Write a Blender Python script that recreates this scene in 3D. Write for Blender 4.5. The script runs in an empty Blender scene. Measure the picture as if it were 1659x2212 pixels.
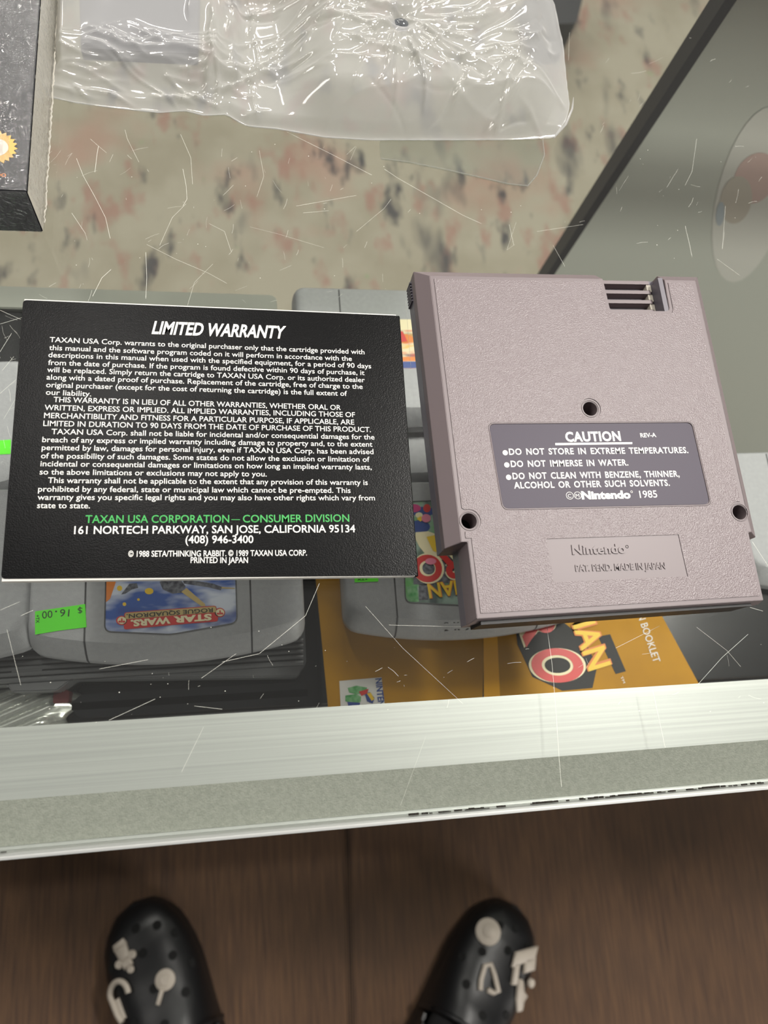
import bpy, bmesh, math, random
import numpy as np
from mathutils import Vector, Matrix, noise as mnoise

# ------------------------------------------------------------------ camera
S = bpy.context.scene
COL = S.collection
CAM_H = 0.260                      # metres above the glass (glass top is z = 0)
RT = np.array([[0.98348993, -0.01767365, 0.18009776],
               [-0.06657463, -0.96076024, 0.2692723],
               [0.16827175, -0.27681654, -0.94607464]])   # columns: camera right, down, forward
FPX = 1661.0
cd = bpy.data.cameras.new('camera')
cam = bpy.data.objects.new('camera', cd)
COL.objects.link(cam)
S.camera = cam
cd.sensor_fit = 'HORIZONTAL'
cd.sensor_width = 36.0
cd.lens = 36.0 * FPX / 1659.0
cd.clip_start = 0.01
cd.clip_end = 50
m = Matrix.Identity(4)
for r_ in range(3):
    m[r_][0] = RT[r_][0]; m[r_][1] = -RT[r_][1]; m[r_][2] = -RT[r_][2]
m[0][3], m[1][3], m[2][3] = 0, 0, CAM_H
cam.matrix_world = m
cd.dof.use_dof = True
cd.dof.focus_distance = 0.285
cd.dof.aperture_fstop = 17.0

# ------------------------------------------------------------------ light
S.view_settings.view_transform = 'Standard'
S.view_settings.look = 'None'
S.view_settings.exposure = 0.0
S.view_settings.gamma = 1.0
S.view_settings.use_curve_mapping = False
w = bpy.data.worlds.new('room_light'); S.world = w; w.use_nodes = True
bg = w.node_tree.nodes['Background']
bg.inputs[0].default_value = (1.0, 1.0, 0.97, 1); bg.inputs[1].default_value = 0.09


def area(name, loc, size, power, color=(1, 0.96, 0.9), target=(0.05, 0.1, 0)):
    l = bpy.data.lights.new(name, 'AREA'); l.shape = 'RECTANGLE'
    l.size, l.size_y = size; l.energy = power; l.color = color
    o = bpy.data.objects.new(name, l); COL.objects.link(o)
    o.location = loc
    o.rotation_euler = (Vector(target) - Vector(loc)).to_track_quat('-Z', 'Y').to_euler()
    return o


area('ceiling_light', (-0.36, 0.95, 2.0), (0.16, 0.26), 10)
area('ceiling_light', (1.08, 0.67, 2.0), (0.65, 0.14), 64)
area('ceiling_light', (0.55, 3.5, 2.0), (1.6, 0.25), 46)
area('ceiling_light', (-0.9, 3.0, 2.0), (0.12, 1.4), 26)
area('ceiling_light', (-2.2, 0.6, 2.0), (0.3, 1.4), 21)
area('panel_fill_light', (1.9, -1.9, 0.12), (1.0, 0.5), 34, target=(0.5, 0.34, -0.3))  # added low fill lamp out of view, brightens the grey rear door


# ------------------------------------------------------------------ helpers
def G(u, v, z=0.0):
    d = RT @ np.array([u - 829.5, v - 1106.0, FPX])
    t = (z - CAM_H) / d[2]
    return Vector((d[0] * t, d[1] * t, z))


def GY(u, v, Y):
    d = RT @ np.array([u - 829.5, v - 1106.0, FPX])
    t = Y / d[1]
    return Vector((d[0] * t, Y, CAM_H + d[2] * t))


def lin(c):
    return tuple(((x / 255.0) / 12.92 if x / 255.0 <= 0.04045 else ((x / 255.0 + 0.055) / 1.055) ** 2.4) for x in c) + (1.0,)


def mat(name, rgb, rough=0.5, metal=0.0, bump=None, spec=None, vary=None):
    """bump=(scale, strength, distance); vary=(scale, rgb2, amount)"""
    mt = bpy.data.materials.new(name); mt.use_nodes = True
    nt = mt.node_tree; b = nt.nodes['Principled BSDF']
    b.inputs['Base Color'].default_value = lin(rgb)
    b.inputs['Roughness'].default_value = rough
    b.inputs['Metallic'].default_value = metal
    if spec is not None:
        b.inputs['Specular IOR Level'].default_value = spec
    tc = nt.nodes.new('ShaderNodeTexCoord')
    if vary:
        n = nt.nodes.new('ShaderNodeTexNoise'); n.inputs['Scale'].default_value = vary[0]; n.inputs['Detail'].default_value = 4
        nt.links.new(tc.outputs['Object'], n.inputs['Vector'])
        mx = nt.nodes.new('ShaderNodeMix'); mx.data_type = 'RGBA'
        rp = nt.nodes.new('ShaderNodeMapRange')
        rp.inputs[1].default_value = 0.35; rp.inputs[2].default_value = 0.65; rp.inputs[4].default_value = vary[2]
        nt.links.new(n.outputs['Fac'], rp.inputs[0]); nt.links.new(rp.outputs[0], mx.inputs[0])
        mx.inputs[6].default_value = lin(rgb); mx.inputs[7].default_value = lin(vary[1])
        nt.links.new(mx.outputs[2], b.inputs['Base Color'])
    if bump:
        n = nt.nodes.new('ShaderNodeTexNoise'); n.inputs['Scale'].default_value = bump[0]; n.inputs['Detail'].default_value = 2
        nt.links.new(tc.outputs['Object'], n.inputs['Vector'])
        bp = nt.nodes.new('ShaderNodeBump'); bp.inputs['Strength'].default_value = bump[1]; bp.inputs['Distance'].default_value = bump[2]
        nt.links.new(n.outputs['Fac'], bp.inputs['Height']); nt.links.new(bp.outputs['Normal'], b.inputs['Normal'])
    return mt


def film_mat(name, tint, ior, rough, milk, milk_rgb=(235, 235, 235), bump=None):
    """thin clear film: lets light through, mirrors by Fresnel, a little milk"""
    mt = bpy.data.materials.new(name); mt.use_nodes = True
    nt = mt.node_tree; nt.nodes.clear()
    out = nt.nodes.new('ShaderNodeOutputMaterial')
    tr = nt.nodes.new('ShaderNodeBsdfTransparent'); tr.inputs[0].default_value = lin(tint)
    gl = nt.nodes.new('ShaderNodeBsdfGlossy'); gl.inputs['Roughness'].default_value = rough
    gl.inputs['Color'].default_value = (1, 1, 1, 1)
    fr = nt.nodes.new('ShaderNodeLayerWeight'); fr.inputs[0].default_value = 0.5
    f0 = ((ior - 1) / (ior + 1)) ** 2          # Schlick reflectance of a thin sheet, the same from both sides
    pw = nt.nodes.new('ShaderNodeMath'); pw.operation = 'POWER'; pw.inputs[1].default_value = 5
    sk_ = nt.nodes.new('ShaderNodeMath'); sk_.operation = 'MULTIPLY_ADD'; sk_.inputs[1].default_value = 1 - f0; sk_.inputs[2].default_value = f0
    nt.links.new(fr.outputs['Facing'], pw.inputs[0]); nt.links.new(pw.outputs[0], sk_.inputs[0])
    mx = nt.nodes.new('ShaderNodeMixShader')
    nt.links.new(sk_.outputs[0], mx.inputs[0]); nt.links.new(tr.outputs[0], mx.inputs[1]); nt.links.new(gl.outputs[0], mx.inputs[2])
    last = mx
    if milk > 0:
        df = nt.nodes.new('ShaderNodeBsdfDiffuse'); df.inputs[0].default_value = lin(milk_rgb)
        tl = nt.nodes.new('ShaderNodeBsdfTranslucent'); tl.inputs[0].default_value = lin(milk_rgb)
        ad = nt.nodes.new('ShaderNodeMixShader'); ad.inputs[0].default_value = 0.35
        nt.links.new(df.outputs[0], ad.inputs[1]); nt.links.new(tl.outputs[0], ad.inputs[2])
        m2 = nt.nodes.new('ShaderNodeMixShader'); m2.inputs[0].default_value = milk
        nt.links.new(mx.outputs[0], m2.inputs[1]); nt.links.new(ad.outputs[0], m2.inputs[2])
        last = m2
    if bump:
        tc = nt.nodes.new('ShaderNodeTexCoord')
        n = nt.nodes.new('ShaderNodeTexNoise'); n.inputs['Scale'].default_value = bump[0]; n.inputs['Detail'].default_value = 3
        n.inputs['Distortion'].default_value = 1.5
        nt.links.new(tc.outputs['Object'], n.inputs['Vector'])
        bp = nt.nodes.new('ShaderNodeBump'); bp.inputs['Strength'].default_value = bump[1]; bp.inputs['Distance'].default_value = bump[2]
        nt.links.new(n.outputs['Fac'], bp.inputs['Height'])
        nt.links.new(bp.outputs['Normal'], gl.inputs['Normal']); nt.links.new(bp.outputs['Normal'], fr.inputs['Normal'])
    nt.links.new(last.outputs[0], out.inputs[0])
    return mt


def tag(o, label=None, cat=None, group=None, kind=None):
    if label: o['label'] = label
    if cat: o['category'] = cat
    if group: o['group'] = group
    if kind: o['kind'] = kind
    return o


def empty(name, loc=(0, 0, 0), rz=0.0):
    o = bpy.data.objects.new(name, None); COL.objects.link(o)
    o.empty_display_size = 0.02
    o.location = loc; o.rotation_euler = (0, 0, rz)
    return o


def link(name, me, material, parent=None, smooth=None):
    me.materials.clear()
    if material is not None:
        me.materials.append(material)
    o = bpy.data.objects.new(name, me); COL.objects.link(o)
    if parent: o.parent = parent
    if smooth is not None:
        me.shade_smooth(); me.set_sharp_from_angle(angle=math.radians(smooth))
    return o


class MB:
    def __init__(s): s.v = []; s.f = []
    def add(s, vs, fs):
        n = len(s.v); s.v += [tuple(p) for p in vs]; s.f += [tuple(i + n for i in f) for f in fs]
        return s
    def box(s, x0, x1, y0, y1, z0, z1):
        return s.add([(x0, y0, z0), (x1, y0, z0), (x1, y1, z0), (x0, y1, z0), (x0, y0, z1), (x1, y0, z1), (x1, y1, z1), (x0, y1, z1)],
                     [(3, 2, 1, 0), (4, 5, 6, 7), (0, 1, 5, 4), (1, 2, 6, 5), (2, 3, 7, 6), (3, 0, 4, 7)])
    def prism(s, pts, z0, z1):
        n = len(pts)
        if sum(pts[i][0] * pts[(i + 1) % n][1] - pts[(i + 1) % n][0] * pts[i][1] for i in range(n)) < 0:
            pts = pts[::-1]
        return s.add([(p[0], p[1], z0) for p in pts] + [(p[0], p[1], z1) for p in pts],
                     [tuple(range(n - 1, -1, -1)), tuple(range(n, 2 * n))] + [(i, (i + 1) % n, n + (i + 1) % n, n + i) for i in range(n)])
    def rings(s, rings, cap0=True, cap1=True):
        n = len(rings[0]); N = len(rings)
        vs = [p for r in rings for p in r]; fs = []
        for k in range(N - 1):
            for i in range(n):
                j = (i + 1) % n
                fs.append((k * n + i, k * n + j, (k + 1) * n + j, (k + 1) * n + i))
        if cap0: fs.append(tuple(range(n - 1, -1, -1)))
        if cap1: fs.append(tuple((N - 1) * n + i for i in range(n)))
        return s.add(vs, fs)
    def tube(s, pts, r, seg=8):
        rings = []
        for i, p in enumerate(pts):
            p = Vector(p); a = Vector(pts[max(i - 1, 0)]); b = Vector(pts[min(i + 1, len(pts) - 1)])
            t = (b - a).normalized(); up = Vector((0, 0, 1)) if abs(t.z) < 0.9 else Vector((1, 0, 0))
            x = t.cross(up).normalized(); y = x.cross(t).normalized()
            rr = r[i] if isinstance(r, (list, tuple)) else r
            rings.append([p + (x * math.cos(k * 2 * math.pi / seg) + y * math.sin(k * 2 * math.pi / seg)) * rr for k in range(seg)])
        return s.rings(rings)
    def build(s, name, material, parent=None, smooth=None, bevel=0.0):
        me = bpy.data.meshes.new(name); me.from_pydata(s.v, [], s.f); me.update()
        bm = bmesh.new(); bm.from_mesh(me)
        bmesh.ops.recalc_face_normals(bm, faces=bm.faces)
        if bevel > 0:
            bmesh.ops.bevel(bm, geom=list(bm.edges), offset=bevel, segments=2, affect='EDGES', clamp_overlap=True)
        bm.to_mesh(me); bm.free()
        return link(name, me, material, parent, smooth)


def rrect(x0, x1, y0, y1, r, n=6):
    pts = []
    for cx, cy, a0 in ((x1 - r, y1 - r, 0), (x0 + r, y1 - r, 90), (x0 + r, y0 + r, 180), (x1 - r, y0 + r, 270)):
        for k in range(n + 1):
            a = math.radians(a0 + 90 * k / n)
            pts.append((cx + r * math.cos(a), cy + r * math.sin(a)))
    return pts


def rquad(c, r, n=5):
    """rounded polygon through 2-D corners"""
    out = []; N = len(c)
    for i in range(N):
        p = Vector(c[i][:2]); a = (Vector(c[i - 1][:2]) - p).normalized(); b = (Vector(c[(i + 1) % N][:2]) - p).normalized()
        p0, p1 = p + a * r, p + b * r
        for k in range(n + 1):
            t = k / n
            q = p0 * (1 - t) ** 2 + p * 2 * t * (1 - t) + p1 * t * t
            out.append((q.x, q.y))
    return out


def circ(cx, cy, r, n=24, ry=None, rot=0):
    ry = ry or r; o = []
    for k in range(n):
        a = 2 * math.pi * k / n; x = r * math.cos(a); y = ry * math.sin(a)
        o.append((cx + x * math.cos(rot) - y * math.sin(rot), cy + x * math.sin(rot) + y * math.cos(rot)))
    return o


def filled(outline, holes, z, me_name, wall=0.0, hole_depth=None, floors=None):
    """flat plate at z with through holes; walls go down"""
    bm = bmesh.new(); edges = []
    def loop(pts):
        vs = [bm.verts.new((p[0], p[1], z)) for p in pts]
        return vs, [bm.edges.new((vs[i], vs[(i + 1) % len(vs)])) for i in range(len(vs))]
    ov, e = loop(outline); edges += e; hv = []
    for h in holes:
        v, e = loop(h); hv.append(v); edges += e
    bmesh.ops.triangle_fill(bm, use_beauty=True, use_dissolve=False, edges=edges, normal=(0, 0, 1))
    def down(vs, d):
        lo = [bm.verts.new((v.co.x, v.co.y, z - d)) for v in vs]
        for i in range(len(vs)):
            j = (i + 1) % len(vs); bm.faces.new((vs[i], vs[j], lo[j], lo[i]))
        return lo
    if wall: down(ov, wall)
    for i, v in enumerate(hv):
        d = hole_depth[i] if hole_depth else wall
        if d:
            lo = down(v, d)
            if floors and floors[i]: bm.faces.new(lo)
    bmesh.ops.recalc_face_normals(bm, faces=bm.faces)
    me = bpy.data.meshes.new(me_name); bm.to_mesh(me); bm.free()
    return me


TXT = {}


def glyphs(s, shear=0.0, bold=0.0, depth=0.0, track=(1.0, 1.0)):
    """outline of a string as (verts, faces), cap height about 0.73"""
    key = (s, shear, bold, depth, track)
    if key in TXT: return TXT[key]
    cu = bpy.data.curves.new('t', 'FONT'); cu.body = s; cu.size = 1.0; cu.shear = shear; cu.offset = bold
    cu.fill_mode = 'FRONT' if depth == 0 else 'BOTH'; cu.extrude = depth; cu.space_character, cu.space_word = track; cu.resolution_u = 10 if s in ('O', 'R', 'MAN', 'HERO') else 3
    o = bpy.data.objects.new('t', cu); COL.objects.link(o)
    dg = bpy.context.evaluated_depsgraph_get(); dg.update()
    me = bpy.data.meshes.new_from_object(o.evaluated_get(dg))
    vs = [tuple(v.co) for v in me.vertices]; fs = [tuple(p.vertices) for p in me.polygons]
    bpy.data.objects.remove(o); bpy.data.curves.remove(cu); bpy.data.meshes.remove(me)
    TXT[key] = (vs, fs)
    return TXT[key]


def put_text(mb, s, p0, p1, cap, up=None, shear=0.0, bold=0.0, lift=0.0, depth=0.0, track=(1.0, 1.0)):
    """string whose ink runs from p0 to p1 (baseline), cap height `cap`"""
    vs, fs = glyphs(s, shear, bold, depth, track)
    p0 = Vector(p0); p1 = Vector(p1); d = p1 - p0
    if up is None: up = Vector((-d.y, d.x, 0)).normalized()
    else: up = Vector(up).normalized()
    nrm = d.normalized().cross(up).normalized()
    x0 = min(v[0] for v in vs); x1 = max(v[0] for v in vs)
    sx = d.length / (x1 - x0); sy = cap / 0.73; dx = d.normalized()
    mb.add([p0 + dx * ((v[0] - x0) * sx) + up * (v[1] * sy) + nrm * (lift + v[2] * sy) for v in vs], fs)


# ------------------------------------------------------------------ materials
M = {}
M['glass'] = film_mat('counter_glass', (252, 253, 252), 1.33, 0.0, 0.012)
M['scratch'] = mat('glass_scratch', (225, 225, 215), 0.4)
M['dust'] = mat('dust_speck', (200, 200, 190), 0.9)
M['alu'] = mat('brushed_aluminium', (186, 189, 184), 0.42, 0.55)
M['alu_edge'] = mat('bright_aluminium_edge', (225, 226, 224), 0.28, 0.6)
M['tape'] = mat('grey_foam_tape', (134, 136, 127), 0.85, bump=(1800, 0.5, 0.0006), vary=(900, (116, 119, 110), 0.7))
M['dirt'] = mat('gap_dirt', (38, 34, 28), 0.95, bump=(1500, 1, 0.001))
M['black_gloss'] = mat('black_gloss_plastic', (16, 17, 19), 0.18)
M['black_matte'] = mat('black_trim', (40, 41, 42), 0.5)
M['shelf'] = mat('black_shelf', (13, 14, 15), 0.22)
M['acrylic'] = mat('grey_clear_acrylic', (160, 162, 152), 0.2)
M['panel'] = mat('grey_panel', (222, 226, 214), 0.3)
M['n64'] = mat('grey_cartridge_plastic', (160, 161, 163), 0.4, bump=(2600, 0.35, 0.0004), vary=(500, (150, 151, 153), 0.6))
M['n64dark'] = mat('dark_grey_plastic', (70, 71, 73), 0.4)
M['rib'] = mat('ribbed_grey_plastic', (88, 89, 90), 0.32)
M['line'] = mat('seam_shadow_line', (48, 48, 50), 0.6)
M['nes'] = mat('mauve_grey_plastic', (116, 104, 106), 0.45)
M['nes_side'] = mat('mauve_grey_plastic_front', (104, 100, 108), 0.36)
M['nes_tex'] = mat('pebbled_mauve_grey_plastic', (120, 108, 110), 0.33, bump=(2300, 0.5, 0.00035))
M['caution'] = mat('dark_caution_label', (72, 65, 78), 0.5, bump=(3000, 0.1, 0.0002), spec=0.3)
M['white_ink'] = mat('white_ink', (236, 234, 228), 0.6)
M['black_ink'] = mat('black_ink', (16, 16, 16), 0.6)
M['cover'] = mat('black_booklet_cover', (6, 6, 7), 0.3, bump=(2200, 0.2, 0.0003), spec=0.16)
M['paper'] = mat('white_paper', (222, 220, 214), 0.8)
M['green_ink'] = mat('green_ink', (62, 170, 84), 0.6)
M['slot'] = mat('connector_black', (10, 11, 14), 0.5)
M['screw'] = mat('screw_steel', (120, 118, 115), 0.35, 0.9)
M['green_tag'] = mat('fluorescent_green_sticker', (92, 232, 30), 0.6)
M['red'] = mat('red_ink', (206, 52, 48), 0.45)
M['cream'] = mat('cream_ink', (238, 226, 186), 0.5)
M['tan'] = mat('tan_ink', (196, 172, 112), 0.4)
M['yellow'] = mat('yellow_ink', (236, 196, 44), 0.5)
M['orange'] = mat('orange_ink', (222, 128, 48), 0.5)
M['blue'] = mat('blue_ink', (42, 70, 140), 0.5)
M['pink'] = mat('pink_ink', (226, 130, 156), 0.5)
M['magenta'] = mat('magenta_ink', (196, 50, 120), 0.5)
M['green'] = mat('green_art', (56, 150, 70), 0.5, vary=(300, (150, 200, 150), 0.8))
M['grey_art'] = mat('grey_art', (120, 122, 130), 0.5, vary=(600, (60, 60, 70), 1))
M['gold'] = mat('gold_booklet_paper', (186, 134, 4), 0.5, vary=(40, (168, 118, 2), 0.7), spec=0.2)
M['gold_spine'] = mat('yellow_spine', (240, 172, 8), 0.45)
M['silver'] = mat('silver_foil', (205, 208, 200), 0.25, 0.75)
M['dark_red'] = mat('dark_red_plastic', (92, 34, 34), 0.4)
M['croc'] = mat('black_clog_foam', (15, 15, 17), 0.4, bump=(700, 0.15, 0.0006))
M['hole'] = mat('clog_vent_hole', (4, 4, 4), 0.9)
M['charm'] = mat('pale_grey_charm', (178, 168, 156), 0.5, bump=(500, 0.6, 0.001))
M['sock'] = mat('black_sock', (14, 13, 14), 0.95, bump=(1500, 0.6, 0.001))
M['box_black'] = mat('black_box_card', (26, 27, 32), 0.35)
M['box_side'] = mat('grey_box_side', (196, 192, 180), 0.5)
M['shrink'] = film_mat('shrink_film', (245, 245, 245), 1.55, 0.08, 0.10, bump=(260, 0.6, 0.002))
M['film'] = film_mat('clear_bag_film', (240, 240, 238), 1.75, 0.07, 0.42)
M['flap'] = film_mat('clear_flap_film', (238, 240, 236), 1.35, 0.15, 0.06)
M['bag_box'] = mat('grey_box_in_bag', (96, 96, 104), 0.5)
M['seal'] = mat('gold_seal_ink', (214, 176, 96), 0.5)


def ramp_chain(nt, base, items, tc):
    """items: (mapping scale xyz, noise scale, lo, hi, rgb, amount, seed)"""
    col = None
    for sc, ns, lo, hi, rgb, amt, seed in items:
        mp = nt.nodes.new('ShaderNodeMapping'); mp.inputs['Scale'].default_value = sc; mp.inputs['Location'].default_value = (seed, seed * 1.7, 0)
        nt.links.new(tc.outputs['Object'], mp.inputs['Vector'])
        n = nt.nodes.new('ShaderNodeTexNoise'); n.inputs['Scale'].default_value = ns; n.inputs['Detail'].default_value = 3
        n.inputs['Roughness'].default_value = 0.55
        nt.links.new(mp.outputs[0], n.inputs['Vector'])
        r = nt.nodes.new('ShaderNodeMapRange'); r.inputs[1].default_value = lo; r.inputs[2].default_value = hi; r.inputs[4].default_value = amt
        nt.links.new(n.outputs['Fac'], r.inputs[0])
        mx = nt.nodes.new('ShaderNodeMix'); mx.data_type = 'RGBA'
        nt.links.new(r.outputs[0], mx.inputs[0])
        if col is None: mx.inputs[6].default_value = lin(base)
        else: nt.links.new(col, mx.inputs[6])
        mx.inputs[7].default_value = lin(rgb)
        col = mx.outputs[2]
    return col


def pattern_mat(name, base, items, rough, bump=None):
    mt = mat(name, base, rough, bump=bump)
    nt = mt.node_tree; tc = nt.nodes.new('ShaderNodeTexCoord')
    nt.links.new(ramp_chain(nt, base, items, tc), nt.nodes['Principled BSDF'].inputs['Base Color'])
    return mt


M['rug'] = pattern_mat('distressed_rug_pile', (150, 145, 128), [
    ((1, 1, 1), 9, 0.42, 0.62, (138, 132, 114), 0.8, 3.1),
    ((1, 1, 1), 5, 0.55, 0.70, (156, 120, 106), 0.6, 11.3),
    ((1.0, .5, 1), 26, 0.56, 0.68, (140, 98, 88), 0.6, 21.0),
    ((1.0, .4, 1), 26, 0.585, 0.70, (58, 58, 62), 0.9, 7.7),
    ((1.0, .4, 1), 12, 0.60, 0.72, (58, 58, 62), 0.75, 17.7),
    ((1, 1, 1), 16, 0.70, 0.78, (110, 150, 96), 0.8, 31.0)], 0.95, (600, 0.4, 0.003))
M['floor'] = pattern_mat('brown_ribbed_carpet', (108, 82, 61), [
    ((60, 2, 1), 8, 0.35, 0.65, (78, 60, 50), 0.9, 2.0),
    ((1, 1, 1), 6, 0.5, 0.7, (76, 60, 48), 0.6, 9.0)], 0.97, (900, 0.5, 0.003))
M['sky_art'] = pattern_mat('blue_cloud_art', (58, 92, 168), [
    ((30, 80, 1), 1.2, 0.44, 0.62, (214, 220, 232), 0.95, 4.0),
    ((40, 60, 1), 1.0, 0.55, 0.7, (40, 62, 140), 0.9, 14.0)], 0.35)
M['jungle_art'] = pattern_mat('green_grey_art', (150, 172, 160), [
    ((60, 60, 1), 1.2, 0.45, 0.6, (100, 180, 90), 0.9, 4.0),
    ((60, 40, 1), 1.2, 0.5, 0.62, (70, 82, 84), 0.9, 24.0)], 0.4)
M['mixed_art'] = pattern_mat('warm_art', (226, 214, 176), [
    ((40, 90, 1), 1.3, 0.48, 0.58, (222, 92, 44), 0.95, 4.0),
    ((40, 90, 1), 1.3, 0.55, 0.64, (230, 176, 40), 0.95, 14.0),
    ((40, 90, 1), 1.1, 0.56, 0.66, (40, 44, 80), 0.9, 44.0)], 0.4)

# brushed streaks along the rail
nt = M['alu'].node_tree
tc = nt.nodes.new('ShaderNodeTexCoord'); mp = nt.nodes.new('ShaderNodeMapping'); mp.inputs['Scale'].default_value = (4, 900, 1)
nz = nt.nodes.new('ShaderNodeTexNoise'); nz.inputs['Scale'].default_value = 1; nz.inputs['Detail'].default_value = 3
nt.links.new(tc.outputs['Object'], mp.inputs[0]); nt.links.new(mp.outputs[0], nz.inputs['Vector'])
mx = nt.nodes.new('ShaderNodeMix'); mx.data_type = 'RGBA'; mx.inputs[6].default_value = lin((150, 153, 150)); mx.inputs[7].default_value = lin((190, 192, 188))
nt.links.new(nz.outputs['Fac'], mx.inputs[0]); nt.links.new(mx.outputs[2], nt.nodes['Principled BSDF'].inputs['Base Color'])

FLOOR = -0.79
GT = 0.0                     # glass top
XL, XR = -0.85, 0.95         # counter length
Y_IN, Y_MID, Y_OUT = 0.0079, -0.0137, -0.0280
Y_BACK = 0.352

# ------------------------------------------------------------------ floor, rug
o = MB().box(-2.2, 2.6, -1.3, 2.6, FLOOR - 0.02, FLOOR).build('floor', M['floor'])
tag(o, kind='structure')
sm = mat('carpet_seam', (26, 20, 16), 0.95)
s_mb = MB()
pA, pB = G(752, 1700, FLOOR + .0005), G(762, 2300, FLOOR + .0005)
for k, (off, wd) in enumerate(((-0.0050, .0006), (-.0018, .0012), (.0008, .0012), (.0042, .0006))):
    s_mb.add([(pA.x + off, pA.y + .1, pA.z), (pA.x + off + wd, pA.y + .1, pA.z), (pB.x + off + wd, pB.y, pB.z), (pB.x + off, pB.y, pB.z)], [(0, 1, 2, 3)])
s_mb.build('carpet_seam', sm, o)
rug = MB().prism(rrect(-1.3, 2.2, 0.40, 2.3, 0.03), FLOOR, FLOOR + 0.006).build('area_rug', M['rug'])
tag(rug, 'distressed beige rug with faded red and black blotches seen below the glass', 'rug')
bb = MB()
q = [G(1194, 52, FLOOR + .09), G(1246, 50, FLOOR + .09), G(1272, -60, FLOOR + .09), G(1150, -60, FLOOR + .09)]
bb.prism(rquad([(p.x, p.y) for p in q], .008), FLOOR + .006, FLOOR + .09)
o = bb.build('black_bin', M['black_matte'], None, 40)
tag(o, 'black box standing on the rug just behind the clear bag', 'box')

# ------------------------------------------------------------------ display counter
ctr = empty('display_counter', (0.2, 0.15, FLOOR))
tag(ctr, 'glass topped display counter with an aluminium front rail and grey rear door', 'display counter')
base = Vector((-0.2, -0.15, -FLOOR))


def cpart(o):
    o.parent = ctr; o.location = base
    return o


glass = cpart(MB().box(XL, XR, Y_OUT + .0006, Y_BACK + .01, -0.006, 0.0).build('glass_top', M['glass']))
glass['label'] = 'scratched clear glass top'
# front rail: flange below the glass, outer lip, skirt
rail = MB()
prof = [(Y_IN, -.0064), (Y_IN, -.0085), (-.006, -.0085), (-.006, -.028), (Y_OUT - .0016, -.028), (Y_OUT - .0016, -.0003), (Y_OUT - .0012, .0003), (Y_OUT - .0003, .0003), (Y_OUT, -.0003), (Y_OUT, -.0064)]
rail.add([(XL, p[0], p[1]) for p in prof] + [(XR, p[0], p[1]) for p in prof],
         [tuple(range(len(prof))), tuple(range(2 * len(prof) - 1, len(prof) - 1, -1))] +
         [(i, (i + 1) % len(prof), len(prof) + (i + 1) % len(prof), len(prof) + i) for i in range(len(prof))])
rail_o = cpart(rail.build('front_rail', M['alu']))
rail_o['label'] = 'brushed aluminium front rail'
lip = cpart(MB().box(XL, XR, Y_OUT - .0019, Y_OUT - .0009, -.028, .0007).build('rail_lip', M['alu_edge'], None, 40, .0002))
cpart(MB().box(XL, XR, Y_OUT + .0012, Y_MID, -.00635, -.00605).build('foam_tape', M['tape']))['label'] = 'matte grey foam tape'
gp = MB()
rnd = random.Random(3)
for k in range(240):
    x = rnd.uniform(XL, XR) if k > 160 else rnd.uniform(0.05, 0.3)
    gp.box(x, x + rnd.uniform(.0008, .003), Y_OUT + .0002, Y_OUT + rnd.uniform(.0004, .0009), -.0004, rnd.uniform(.00005, .0003))
cpart(gp.build('gap_dirt', M['dirt']))['kind'] = 'stuff'
# front glass below the rail, corner posts, rear door and kick base
cpart(MB().box(XL, XR, Y_OUT + .001, Y_OUT + .006, FLOOR + .10, -.028).build('front_glass', M['glass']))
cpart(MB().box(XL, XR, -.022, .06, FLOOR, FLOOR + .10).build('kick_base', M['black_matte']))
XP, YP = 0.2519, 0.348
cpart(MB().box(XP - .001, XR, YP, YP + .006, FLOOR, -.0062).build('rear_door', M['panel']))['label'] = 'smooth grey rear door panel'
cpart(MB().box(XP - .0062, XP, YP - .004, YP + .008, FLOOR, -.0062).build('door_edge_trim', M['black_matte']))['label'] = 'black vertical edge trim'
# generic blurry reflection in the rear door, painted as flat colour patches
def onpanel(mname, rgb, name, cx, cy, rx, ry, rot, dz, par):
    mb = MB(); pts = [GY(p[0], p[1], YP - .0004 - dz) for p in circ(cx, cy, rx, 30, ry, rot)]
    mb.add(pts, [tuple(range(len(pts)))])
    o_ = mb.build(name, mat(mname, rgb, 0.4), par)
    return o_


fs = cpart(onpanel('reflection_white', (244, 244, 234), 'painted_reflection', 1625, 420, 75, 195, 0.25, 0, None))
fs['label'] = 'large painted white reflection with red blotch on the grey door'
onpanel('reflection_red', (236, 206, 196), 'reflection_patch', 1632, 385, 44, 58, 0.5, .0002, fs)
onpanel('reflection_tan', (222, 214, 198), 'reflection_patch', 1590, 432, 34, 52, 0.2, .0003, fs)
onpanel('reflection_blue', (200, 212, 218), 'reflection_patch', 1556, 462, 9, 26, 0.1, .0004, fs)
# shelf inside
SH = -0.125
sb = G(600, 690, SH).y
cpart(MB().box(XL, 0.112, .012, sb, SH - .006, SH).build('shelf', M['shelf']))['label'] = 'black shelf under the glass'
cpart(MB().box(0.1121, XR, .012, G(1600, 1052, SH).y, SH - .006, SH).build('shelf', M['shelf']))
xs2 = G(696, 1480, -.1022).x
cpart(MB().box(xs2, XR, .0125, .098, SH + .0001, -.1022).build('shelf_riser', M['shelf'], None, 40, .0004))
# acrylic shelf edge at the back (two lengths with a rounded gap)
for u0, u1 in ((-400, 598), (632, 905)):
    a, b = G(u0, 640, SH), G(u1, 662, SH)
    cpart(MB().prism(rrect(a.x, b.x, G(600, 688, SH).y, G(600, 643, SH).y, .004), SH - .006, SH + .003).build('shelf_edge', M['acrylic'], None, 40, .0012))

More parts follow.
